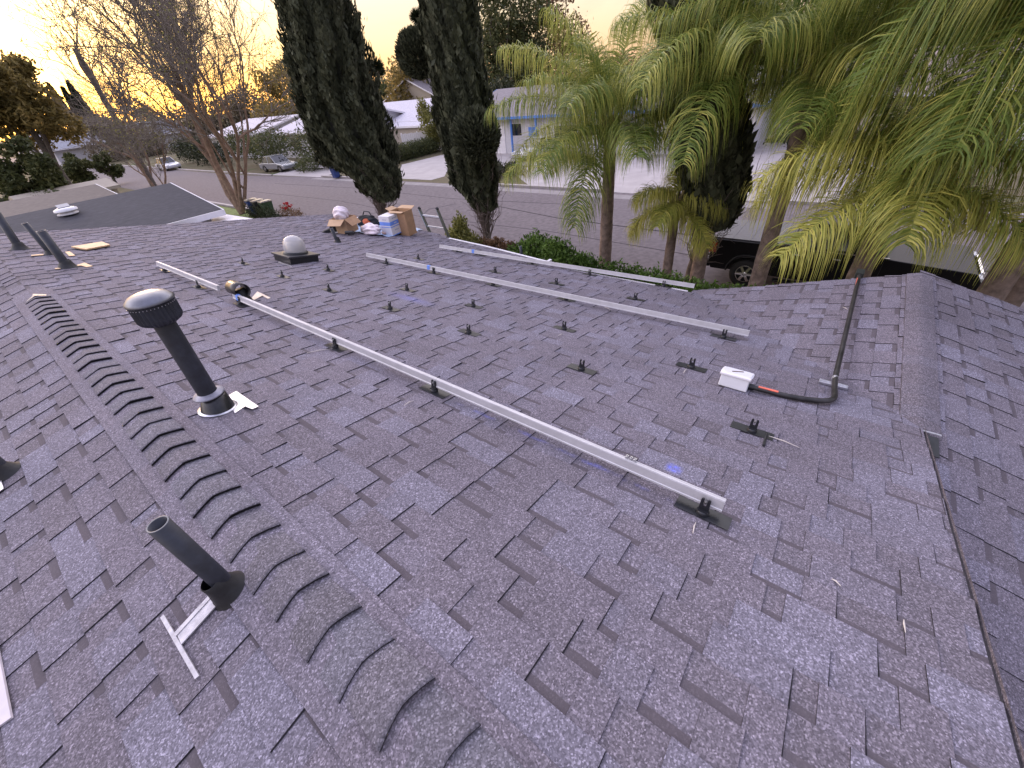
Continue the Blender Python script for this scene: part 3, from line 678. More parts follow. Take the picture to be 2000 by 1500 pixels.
def rail(pa, pb, label, xoff, tape=None, clamp=None, h0=.026, seed=1):
    """aluminium channel from a to b (roof points)"""
    a = np.array(pa); c = np.array(pb); d = c - a; Ln = np.linalg.norm(d); d /= Ln
    ax = np.stack([d, np.cross(NM, d), NM]); 
    if ax[1][0] < 0: ax[1] = -ax[1]
    root = empty('mounting_rail', a, label=label, cat='rail', group='aluminium rails laid across the roof')
    pr = [(-.020, 0), (.012, 0), (.012, .004), (.009, .006), (.009, .026), (.012, .028), (.012, .058), (.004, .058), (.004, .052), (-.001, .052), (-.001, .060), (-.014, .060), (-.014, .056), (-.017, .056), (-.017, .012), (-.020, .009)]
    mb = MB(); mb.prism(pr, 0, Ln, (ax[1], ax[2], ax[0]), ax[1] * xoff + ax[2] * h0); mb.build('rail_channel', m_alu, root)
    if tape is not None:
        mb = MB(); mb.box(ax[0] * tape + ax[1] * (xoff - .004) + ax[2] * (h0 + .031), (.055, .0345, .0625), ax); mb.build('blue_tape', m_blue, root)
    if clamp is not None:
        mb = MB()
        for k, off in enumerate((-.022, .0, .020)):
            mb.box(ax[0] * (clamp + off) + ax[1] * (xoff + .004) + ax[2] * (h0 + .066), (.012, .022, .014), ax)
            mb.tube([ax[0] * (clamp + off) + ax[1] * xoff + ax[2] * (h0 + .06), ax[0] * (clamp + off) + ax[1] * xoff + ax[2] * (h0 + .082)], .004, 8)
        mb.build('rail_clip', m_bolt, root)
    return root
RH = .048
def re_(px, py): # roof point under the rail's lower upslope edge
    p = hit(px, py, (TP, 0, 1), RH / CT)
    if p[1] > FOLD: p = hit(px, py, (TP, -FS, 1), RH / CT - FS * FOLD)
    p = p - NM * RH; return p
pa, pb_ = re_(455, 583), re_(1409, 1001)
cl_ = np.linalg.norm(pa - re_(1225, 920))
rail(pa, pb_, 'long silver near rail running down to the lower right with a blue tape end', .020, tape=.11, clamp=cl_, h0=RH)
rail(re_(306, 519), re_(425, 568), 'short silver rail at left between capped vent and skylight', .020, h0=RH)
rail(re_(715, 501), re_(1461, 657.5), 'bright silver middle rail above the open mounts, blue tape near its left end', .020, tape=1.5, h0=RH)
rail(re_(858, 484), re_(1355, 563), 'bright silver farthest rail along the street eave', .020, tape=.85, h0=RH)

# ------------------------------------------------------------------ junction box + conduit
P0 = on_main(1402, 752); P1 = on_main(1455, 771); P2 = on_main(1405, 725)
root = empty('junction_box', (P0 + P1) / 2, label='white plastic junction box with clear lid bolts beside the black conduit', cat='junction box')
mid = (P0 + P1) / 2; w_ = abs(P0[1] - P1[1])
mb = MB(); cx_ = np.array([.075, 0, 0])
A_ = AXM
mb.box(A_[0] * .065 + A_[2] * .058, (.13, w_, .095), A_, taper=.97); mb.build('box_body', m_whitepl, root, bevel=.006)
mb = MB(); mb.box(A_[0] * .065 + A_[2] * .112, (.145, w_ + .016, .02), A_); mb.build('box_lid', m_white, root, bevel=.006)
mb = MB()
lx, ly = .0725, (w_ + .016) / 2
mb.add([tuple(A_[0] * (.065 + a) + A_[1] * c + A_[2] * .128) for a, c in ((-.05, -ly + .02), (-.03, -ly + .008), (.03, -ly + .008), (.055, -ly + .03), (.055, ly - .03), (.03, ly - .01), (-.03, ly - .01), (-.055, ly - .03))] +
       [tuple(A_[0] * (.065 + a * 1.25) + A_[1] * c * 1.12 + A_[2] * .121) for a, c in ((-.05, -ly + .02), (-.03, -ly + .008), (.03, -ly + .008), (.055, -ly + .03), (.055, ly - .03), (.03, ly - .01), (-.03, ly - .01), (-.055, ly - .03))],
       [tuple(range(8))[::-1]] + [(i, (i + 1) % 8, 8 + (i + 1) % 8, 8 + i) for i in range(8)])
mb.build('raised_cover', m_whitepl, root)
mb = MB(); dd = A_[0] * .55 + A_[1] * -.83; dd /= np.linalg.norm(dd); e_ = np.cross(A_[2], dd); mb.box(A_[0] * .068 + A_[2] * .1295, (.085, .010, .002), (e_, dd, A_[2])) if False else mb.box(A_[0] * .068 + A_[1] * -.0 + A_[2] * .1295, (.085, .011, .003), (dd * -1, np.cross(A_[2], -dd), A_[2]))
mb.build('dark_strip', mat('rusty_strip', (.12, .07, .055), .7), root)
def bend(pts, r=.06, n=6):
    out = [np.array(pts[0])]
    for i in range(1, len(pts) - 1):
        a, b_, c = map(np.array, pts[i - 1:i + 2]); d1 = (a - b_); d2 = (c - b_); l = min(r, np.linalg.norm(d1) * .45, np.linalg.norm(d2) * .45)
        p = b_ + d1 / np.linalg.norm(d1) * l; q = b_ + d2 / np.linalg.norm(d2) * l
        for k in range(n + 1): t = k / n; out.append((1 - t) ** 2 * p + 2 * t * (1 - t) * b_ + t * t * q)
    out.append(np.array(pts[-1])); return out
def up(p, h): return np.array(p) + np.array([0, 0, h])
c1 = up(on_main(1462, 762), .035); c1b = up(on_main(1545, 783), .03); c2 = up(on_main(1630, 796), .035)
yc = float(on_wing(1640, 680)[1]); zc_ = WZ - WT * (yc - RY)
xs_ = float(on_main(1614, 752)[0]); zc3 = max(zc_, -TP * xs_)
c3 = np.array([xs_, yc, zc3 + .05]); c4 = np.array([float(on_wing(1680, 543)[0]), yc - .01, zc_ + .045])
xb_ = float(on_main(1600, 786)[0]); c2 = np.array([xb_, yc - .02, -TP * xb_ + .035])
path = bend([c1, c1b, c2, c3, c4], .24, 10)
root = empty('conduit', c1, label='black painted conduit bending from the junction box towards the street gable', cat='conduit')
sub = lambda P: [np.array(p) - c1 for p in P]
mb = MB(); mb.tube(sub(path), .0195, 14); mb.build('conduit_tube', mat('scuffed_black_tube', (.022, .020, .021), .42, noise=(9, .7), bump=.15), root)
def sleeve(pa, pb, r, m, name, parent):
    mb = MB(); mb.tube([np.array(pa) - c1, np.array(pb) - c1], r, 14); return mb.build(name, m, parent)
dv = (c1b - c1) / np.linalg.norm(c1b - c1)
sleeve(c1 - dv * .03, c1 + dv * .03, .024, m_black, 'box_connector', root)
mb = MB(); mb.box(c1 + dv * .12 + np.array([0, 0, .0185]) - c1, (.13, .018, .006), (dv, np.cross((0, 0, 1), dv), np.array([0, 0, 1.]))); mb.build('warning_label', m_orange, root)
mb = MB(); mb.box(np.array([c4[0] - .26, yc - .003, zc_ + .0455 + .019]) - c1, (.20, .024, .004)); mb.build('warning_label', m_orange, root)
sleeve(c3 + np.array([0.02, 0, 0]), c3 + np.array([.06, 0, 0]), .0225, m_galv, 'pipe_clamp', root)
mb = MB(); mb.box(np.array([xs_ - .01, yc, zc3 + .028]) - c1, (.045, .185, .022)); mb.box(np.array([xs_ - .01, yc, zc3 + .040]) - c1, (.012, .185, .006)); mb.build('strut', m_galv, root, bevel=.003)
mb = MB(); q = c4 - c1; mb.box(q + np.array([.04, 0, -.005]), (.14, .075, .07)); mb.tube([q + np.array([.1, 0, 0]), q + np.array([.14, 0, -.02]), q + np.array([.15, 0, -.5])], .0165, 10); mb.build('elbow_fitting', mat('black_elbow', (.02, .024, .02), .6), root, bevel=.01)

# ------------------------------------------------------------------ plywood, tarp and the load on it
def flat_board(name, pix, th, lift, m, label, cat, wob=0., group=None):
    P = [on_main(*q) for q in pix]; c = sum(P) / len(P); n = len(P); mb = MB()
    f = lambda p, h, i: tuple(np.array(p) - c + NM * (h + wob * (i % 2)))
    mb.add([f(p, lift + th, i) for i, p in enumerate(P)] + [f(p, lift, i) for i, p in enumerate(P)], [tuple(range(n))[::-1], tuple(range(n, 2 * n))] + [(i, (i + 1) % n, n + (i + 1) % n, n + i) for i in range(n)])
    return tag(mb.build(name, m, loc=c), label, cat, group)
flat_board('plywood_sheet', [(141, 487), (201, 477), (217, 483), (170, 492)], .02, .025, m_wood, 'rectangular sheet of bare plywood lying near the far left roof edge', 'plywood')
flat_board('flashing_patch', [(128, 494), (137, 493), (148, 501), (136, 502)], .004, .013, m_wood, 'small pale square patch beside the middle pipe at far left', 'patch', group='pale patches at the foot of the far left pipes')
flat_board('flashing_patch', [(144, 522), (166, 515), (182, 522), (170, 524), (160, 521)], .004, .013, m_wood, 'pale arrow-shaped patch beside the nearest of the three left pipes', 'patch', group='pale patches at the foot of the far left pipes')
flat_board('flashing_patch', [(108, 526), (120, 525), (119, 527), (109, 528)], .004, .013, m_wood, 'tiny pale sliver left of the nearest of the three left pipes', 'patch', group='pale patches at the foot of the far left pipes')
flat_board('flashing_patch', [(62, 500), (86, 498), (86, 500), (62, 502)], .004, .013, m_wood, 'thin pale strip between the first two far left pipes', 'patch', group='pale patches at the foot of the far left pipes')
b = on_left(-40, 1330)
P = [on_left(*q) for q in ((-60, 1150), (-2, 1228), (34, 1402), (-2, 1428), (-80, 1440))]; c = sum(P) / 5; mb = MB()
mb.add([tuple(p - c + AXL[2] * .02) for p in P] + [tuple(p - c + AXL[2] * .012) for p in P], [tuple(range(5)), tuple(range(5, 10))[::-1]] + [(i, 5 + i, 5 + (i + 1) % 5, (i + 1) % 5) for i in range(5)])
tag(mb.build('plastic_sheet', mat('matt_white_sheet', (.52, .48, .52), .6), loc=c), 'flat white sheet entering at the lower left picture edge', 'sheet')

# tarp: wrinkled sheet over the street-side edge
TPX = [(648, 449), (760, 463.5), (826, 449.5), (735, 434), (678, 428)]
TP4 = [on_main(*q) for q in ((645, 447), (760, 464), (828, 449), (722, 431))]
nx, ny = 40, 30; V = []; Q = []
for i in range(nx + 1):
    for j in range(ny + 1):
        s, t_ = i / nx, j / ny; p = (TP4[0] * (1 - s) + TP4[1] * s) * (1 - t_) + (TP4[3] * (1 - s) + TP4[2] * s) * t_
        h = .018 + .010 * math.sin(s * 23 + t_ * 9) * math.sin(t_ * 17 - s * 5) + .006 * math.sin(s * 51 + t_ * 31)
        V.append((p[0], p[1], zmain(min(p[0], XE), p[1]) + h + .004 - max(0, p[0] - XE) * .6))
for i in range(nx):
    for j in range(ny): a = i * (ny + 1) + j; Q.append((a, a + ny + 1, a + ny + 2, a + 1))
tarp = fast_mesh('tarp', V, Q, m_tarp, smooth=True); tag(tarp, 'pale blue tarp spread at the street corner of the roof under the boxes', 'tarp')
QS = 1.24
def carton(name, pix, size, rz, m, label, open_=False, cat='box', z=.03, loc=None):
    p = on_main(*pix) if loc is None else np.array(loc); w, d, h = size
    root = empty(name, (p[0], p[1], zmain(p[0], p[1]) + z), rz, label=label, cat=cat); root.scale = (QS, QS, QS)
    mb = MB()
    if open_:
        t = .006
        for s in (-1, 1): mb.bbox((-w / 2, s * (d / 2 - t) - t * (s > 0) * 0, 0), (w / 2, s * d / 2, h)) if s > 0 else mb.bbox((-w / 2, -d / 2, 0), (w / 2, -d / 2 + t, h))
        mb.bbox((-w / 2, -d / 2 + t, 0), (-w / 2 + t, d / 2 - t, h)); mb.bbox((w / 2 - t, -d / 2 + t, 0), (w / 2, d / 2 - t, h)); mb.bbox((-w / 2, -d / 2, -.002), (w / 2, d / 2, .001))
    else: mb.bbox((-w / 2, -d / 2, 0), (w / 2, d / 2, h))
    mb.build('box_body', m, root)
    return root
# open carton with a white bag
oc = carton('cardboard_box', (678, 455), (.30, .34, .26), RAD(18), m_card2, 'open brown cardboard box holding a white plastic bag', True)
def flap(parent, e0, e1, out, L_, m, drop=.6):
    e0 = np.array(e0, float); e1 = np.array(e1, float); o = np.array(out, float); o /= np.linalg.norm(o); v = (o * math.cos(drop) + np.array([0, 0, -1]) * math.sin(drop)) * L_
    mb = MB(); k = (e1 - e0) * .06; th = np.array([0, 0, .004])
    vs = [e0, e1, e1 + v - k, e0 + v + k]; mb.add(vs + [q + th for q in vs], [(0, 1, 2, 3), (7, 6, 5, 4), (0, 4, 5, 1), (1, 5, 6, 2), (2, 6, 7, 3), (3, 7, 4, 0)]); return mb.build('flap', m, parent)
w, d, h = .15, .17, .26
flap(oc, (-w, -d, h), (w, -d, h), (0, -1, 0), .17, m_card, .75); flap(oc, (-w, d, h), (-w, -d, h), (-1, 0, 0), .15, m_card2, .55)
flap(oc, (w, -d, h), (w, d, h), (1, 0, 0), .15, m_card, .5); flap(oc, (w, d, h), (-w, d, h), (0, 1, 0), .17, m_card, .3)
def blob(name, c, rad, m, label=None, cat=None, parent=None, seed=0, amp=.18, flat=None, n=28):
    """crumpled lump, closed surface"""
    R = np.random.default_rng(seed); ph = R.uniform(0, 6.28, (10, 3)); fr = R.uniform(1.5, 6.5, (10, 3)); V = []; Q = []
    nu, nv = n * 2, n
    for j in range(nv + 1):
        th = PI * j / nv
        for i in range(nu):
            a = 2 * PI * i / nu; dvec = np.array([math.sin(th) * math.cos(a), math.sin(th) * math.sin(a), math.cos(th)])
            k = 1 + amp * sum(math.sin(fr[q] @ dvec * 1.6 + ph[q][0]) for q in range(10)) / 3.5 * 0.6
            p = dvec * k * np.array(rad)
            if flat is not None: p[2] = max(p[2], flat)
            V.append(p)
    for j in range(nv):
        for i in range(nu): a = j * nu + i; b2 = j * nu + (i + 1) % nu; Q.append((a, a + nu, b2 + nu, b2))
    o = fast_mesh(name, V, Q, m, smooth=True); o.location = c
    if parent: o.parent = parent
    if label: tag(o, label, cat)
    return o
p = oc.location
blob('plastic_bag', (p[0] - .01, p[1] - .02, p[2] + .40), (.16, .20, .16), m_bag, 'bulging white plastic bag sticking out of the open cardboard box', 'bag', seed=3)
q = on_main(727, 459); blob('plastic_bag', (q[0], q[1], q[2] + .12), (.15, .30, .13), m_bag, 'crumpled white plastic bag lying on the tarp in the middle of the load', 'bag', seed=5, amp=.3, flat=-.07)
# white and blue boxes stacked
wb = carton('white_carton', (768, 459), (.26, .26, .15), RAD(8), m_white, 'white carton with a blue foot stripe, lower one of the pair on the tarp')
mb = MB(); mb.bbox((-.131, -.132, .0), (.131, .131, .018)); mb.build('blue_stripe', m_blue, wb)
wl = wb.location
wb2 = carton('white_carton', (768, 459), (.26, .26, .20), RAD(8), m_white, 'white carton with a broad blue band, upper one of the pair on the tarp', z=.03 + .15 * 1.24 + .003, loc=(wl[0], wl[1], 0))
mb = MB(); mb.bbox((-.1315, -.1325, .035), (.1315, .1315, .10)); mb.bbox((-.1312, -.1322, .0), (.1312, .1312, .012)); mb.build('blue_band', m_blue, wb2)
m_print = mat('grey_print', (.30, .34, .45), .6)
mb = MB()
for k in range(7): mb.box((-.045 + k * .016, -.1335, .15), (.010, .001, .022 - .006 * (k % 3)))
for k in range(4): mb.box((-.02 + k * .018, -.1335, .066), (.012, .001, .016), mi=1)
for k in range(5): mb.box((-.1335, -.05 + k * .02, .14), (.001, .013, .014))
mb.build('printed_lettering', [m_print, m_white], wb2)
mb = MB()
for k in range(7): mb.box((-.045 + k * .016, -.1335, .095), (.010, .001, .020 - .006 * (k % 3)))
mb.build('printed_lettering', [m_print], wb)
bb = carton('cardboard_box', (785, 450), (.22, .36, .44), RAD(8), m_card, 'tall brown cardboard box standing behind the white cartons', True, loc=(wl[0] + .28, wl[1] - .14, 0))
flap(bb, (.11, -.18, .44), (.11, .18, .44), (1, 0, 0), .12, m_card2, -.2); flap(bb, (-.11, .18, .44), (.11, .18, .44), (0, 1, 0), .12, m_card2, -.3); flap(bb, (-.11, .18, .44), (-.11, -.18, .44), (-1, 0, 0), .06, m_card2, .2)
# tool bag
q = on_main(722, 444); tb = empty('tool_bag', (q[0], q[1], q[2] + .02), RAD(20), label='black tool bag with an orange panel behind the open box', cat='tool bag'); (tb if 'tb' in globals() and True else root).scale = (1.2, 1.2, 1.2)
blob('bag_body', (0, 0, .10), (.11, .24, .13), m_nylon, parent=tb, seed=9, amp=.25, flat=-.09)
blob('orange_pocket', (-.09, -.03, .12), (.04, .09, .07), mat('orange_fabric', (.55, .12, .05), .7), parent=tb, seed=10, amp=.1)
mb = MB(); mb.tube([(0, -.14, .2), (0, -.10, .30), (0, .02, .32), (0, .10, .21)], .012, 8); mb.build('handle', m_nylon, tb)
q = on_main(683, 461); root = empty('cordless_tool', (q[0], q[1], q[2] + .02), RAD(30), label='small black power tool lying before the open box', cat='power tool'); (tb if 'tb' in globals() and False else root).scale = (1.2, 1.2, 1.2)
mb = MB(); mb.tube([(0, -.10, .05), (0, .06, .05)], [.03, .034], 12); mb.build('tool_body', m_black, root)
mb = MB(); mb.box((0, .0, .025), (.05, .035, .05)); mb.box((0, -.07, .03), (.06, .09, .045)); mb.build('battery_grip', m_nylon, root, bevel=.006)
q = on_main(655, 455); root = empty('work_shoe', (q[0], q[1], q[2] + .02), RAD(50), label='black and pale work shoe on the left corner of the tarp', cat='shoe'); (tb if 'tb' in globals() and False else root).scale = (1.2, 1.2, 1.2)
mb = MB(); mb.prism([(-.05, 0), (.24, 0), (.25, .03), (.18, .06), (.08, .085), (.04, .14), (-.05, .14), (-.06, .05)], -.045, .045, ((0, 1, 0), (0, 0, 1), (1, 0, 0))); mb.build('shoe_upper', m_nylon, root, bevel=.015)
mb = MB(); mb.prism([(-.06, -.012), (.25, -.012), (.26, .012), (-.065, .012)], -.048, .048, ((0, 1, 0), (0, 0, 1), (1, 0, 0))); mb.build('shoe_sole', m_white, root, bevel=.004)
q = on_main(753, 459); root = empty('work_glove', (q[0], q[1], q[2] + .03), RAD(-20), label='pinkish work glove lying between bag and white cartons', cat='glove'); (tb if 'tb' in globals() and False else root).scale = (1.2, 1.2, 1.2)
mb = MB(); mb.box((0, 0, .02), (.09, .11, .025))
for k in range(4): mb.tube([(-.034 + k * .022, .05, .02), (-.036 + k * .024, .10 - .01 * abs(k - 1.5), .026), (-.037 + k * .024, .125 - .012 * abs(k - 1.5), .016)], [.011, .010, .007], 8)
mb.tube([(.04, -.01, .02), (.07, .03, .022), (.08, .06, .016)], [.012, .011, .007], 8)
mb.build('glove_body', mat('pink_leather', (.48, .30, .25), .75), root, bevel=.008)

# ------------------------------------------------------------------ ladder
la = aty(820, 405, 6.65); 
T1 = atx(819, 408, 6.15); T2 = atx(853, 409, 6.15); B1 = atx(846, 452, 6.22); B2 = atx(874, 466, 6.18)
T1 = atx(819, 408, 7.15); T2 = atx(854, 409, 7.15)
yL, yR = (T1[1]), (T2[1])
root = empty('ladder', (8.2, (yL + yR) / 2, GZ), label='aluminium ladder top rising over the street eave beside the tarp', cat='ladder')
o_ = np.array(root.location)
dirl = np.array([-.28, 0, 1.])
def lp(y, z, top): return np.array([top[0] - dirl[0] * (z - top[2]) * -1 * -1, y, z])
for T_ in (T1, T2):
    bt = np.array([T_[0] + .28 * (T_[2] - GZ), T_[1], GZ]); mb = MB(); dd = (bt - T_); dd /= np.linalg.norm(dd)
    mb.box((T_ + bt) / 2 - o_, (.030, .075, np.linalg.norm(bt - T_)), (np.array([0, 1., 0]), np.cross(dd, (0, 1., 0)), -dd)); mb.build('side_rail', mat('ladder_aluminium', (.36, .38, .36), .45, .7, noise=(8, .15)), root)
    mb = MB(); mb.tube([T_ - o_ + np.array([0, -.02, .0]), T_ - o_ + np.array([0, .02, .03])], .035, 12); mb.build('rubber_bumper', m_rubber, root)
for k in range(11):
    zz = min(T1[2], T2[2]) - .16 - .305 * k
    if zz < GZ + .1: break
    a = np.array([T1[0] + .28 * (T1[2] - zz), T1[1], zz]); c = np.array([T2[0] + .28 * (T2[2] - zz), T2[1], zz]); mb = MB(); mb.box((a + c) / 2 - o_, (.035, abs(T1[1] - T2[1]), .03)); mb.build('rung', m_alu, root)

# ------------------------------------------------------------------ vegetation builders
m_bark = mat('grey_brown_bark', (.10, .082, .070), .9, noise=(9, .4), bump=.8)
m_palmbark = mat('palm_bark', (.20, .15, .13), .9, noise=(7, .4), bump=1.0)
m_twig = mat('dry_twig', (.20, .17, .145), .9, noise=(6, .25))
m_barebark = mat('tan_bark', (.22, .145, .10), .9, noise=(5, .3), bump=.5)
lm_cyp = leaf_mat('cypress_leaf', (.020, .023, .014), (.064, .072, .042), (.135, .145, .088), .18, .7)
lm_palm = leaf_mat('palm_leaf', (.050, .080, .018), (.155, .225, .045), (.62, .58, .15), .40, .38)
lm_green = leaf_mat('bush_leaf', (.030, .060, .012), (.085, .150, .028), (.18, .28, .06), .3)
lm_olive = leaf_mat('olive_leaf', (.030, .038, .015), (.075, .090, .034), (.15, .155, .06), .25)
lm_yellow = leaf_mat('yellow_bush_leaf', (.07, .08, .02), (.19, .19, .06), (.36, .34, .10), .3)
lm_dark = leaf_mat('dark_tree_leaf', (.010, .014, .007), (.030, .040, .018), (.07, .08, .035), .2)
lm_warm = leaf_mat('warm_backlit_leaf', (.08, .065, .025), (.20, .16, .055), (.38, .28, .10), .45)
lm_haze = leaf_mat('haze_tinted_leaf', (.075, .068, .05), (.14, .12, .085), (.22, .18, .12), .35)  # distance haze mixed into the leaf colour of the far trees
lm_rust = leaf_mat('rusty_leaf', (.06, .035, .02), (.14, .08, .045), (.28, .17, .09), .3)
def rvec(n): v = RNG.normal(size=(n, 3)); return v / np.linalg.norm(v, axis=1, keepdims=True)
def leaf_quads(C, D, Ln, Wd, tone):
    """C centres (n,3), D direction (n,3): narrow diamond-ish quads"""
    n = len(C); side = np.cross(D, rvec(n)); side /= np.linalg.norm(side, axis=1, keepdims=True) + 1e-9
    Ln = np.broadcast_to(Ln, (n,))[:, None]; Wd = np.broadcast_to(Wd, (n,))[:, None]
    a = C - D * Ln / 2; b = C + side * Wd / 2; c = C + D * Ln / 2; d = C - side * Wd / 2
    V = np.stack([a, b, c, d], 1).reshape(-1, 3); Q = np.arange(4 * n).reshape(n, 4); return V, Q, tone
def join_vq(parts):
    V = []; Q = []; T = []; o = 0
    for v, q, t in parts: V.append(v); Q.append(q + o); T.append(np.broadcast_to(t, (len(q),))); o += len(v)
    return np.concatenate(V), np.concatenate(Q), np.concatenate(T)
def clumps(n, blobs, size, flat=.0, up=0., shell=.55, seed=0):
    """leaf clumps: blobs (x,y,z,rx,ry,rz)"""
    B = np.array(blobs, float); vol = (B[:, 3] * B[:, 4] * B[:, 5]) ** .66; pick = RNG.choice(len(B), n, p=vol / vol.sum())
    d = rvec(n); r = (shell + (1 - shell) * RNG.random(n)) * (1 + RNG.normal(size=n) * .07)
    # lumpy shell
    ph = B[pick, :3] * 1.7; r = r * (1 + .16 * np.sin(d[:, 0] * 5 + ph[:, 0]) * np.sin(d[:, 1] * 6 + ph[:, 1]) + .10 * np.sin(d[:, 2] * 9 + ph[:, 2]))
    C = B[pick, :3] + d * B[pick, 3:6] * r[:, None]
    D = rvec(n) + d * .5 + np.array([0, 0, up]); D /= np.linalg.norm(D, axis=1, keepdims=True)
    cell = np.sin(C[:, 0] * 2.3 + C[:, 2] * 1.1) * np.sin(C[:, 1] * 2.1 + 1) * .18
    tone = np.clip(RNG.normal(.5, .20, n) + cell, 0, 1)
    sz = size * RNG.uniform(.6, 1.5, n)
    return leaf_quads(C, D, sz, sz * .45, tone)

def leafy_tree(name, base, blobs, n, size, lm, label, trunk_r=.2, cat='tree', group=None, bark=None, up=0.):
    base = np.array(base, float); root = empty(name, base, label=label, cat=cat, group=group)
    bl = [(b[0], b[1], b[2], b[3], b[4], b[5]) for b in blobs]
    mb = MB(); top = np.mean([b[:3] for b in bl], axis=0)
    mb.tube([(0, 0, -.1), top * .35 + np.array([0, 0, 0]), top * .8], [trunk_r * 1.2, trunk_r, trunk_r * .6], 8)
    for b in bl[:10]: mb.tube([top * .35, (top * .35 + np.array(b[:3])) / 2 + np.array([0, 0, .2]), np.array(b[:3])], [trunk_r * .5, trunk_r * .3, trunk_r * .1], 6)
    mb.build('trunk', bark or m_bark, root)
    V, Q, T = clumps(n, bl, size, up=up)
    fast_mesh('crown', V, Q, lm, root, tone=T)
    return root
def rand_blobs(h, r, k, z0=.45, seed=0, sq=.8):
    R = random.Random(seed); out = []
    for i in range(k):
        a = R.uniform(0, 2 * PI); q = r * math.sqrt(R.random()) * .75; zz = h * (z0 + (1 - z0) * R.random()); s = r * R.uniform(.32, .55) * (1.2 - .5 * (zz / h - z0) / (1 - z0))
        out.append((q * math.cos(a), q * math.sin(a), zz - s * .4, s, s, s * sq))
    return out

def KB(pts): return [(b[0] * K, b[1] * K, GZ + (b[2] - GZ) * K, b[3] * K, b[4] * K, b[5] * K) for b in pts]
def bush(name, pts, n, size, lm, label, cat='bush', group=None, up=.3):
    """pts: blobs in world coords"""
    B = np.array(pts, float); c = B[:, :3].mean(0); c[2] = GZ
    root = empty(name, c, label=label, cat=cat, group=group); B2 = B.copy(); B2[:, :3] -= c
    V, Q, T = clumps(n, B2, size, up=up, shell=.45); fast_mesh('foliage', V, Q, lm, root, tone=T)
    mb = MB()
    for b in B2: mb.tube([(0, 0, .05), (b[0] * .8, b[1] * .8, .1), (b[0], b[1], b[2])], [.03, .04, .015], 6)
    mb.build('stems', m_bark, root); return root

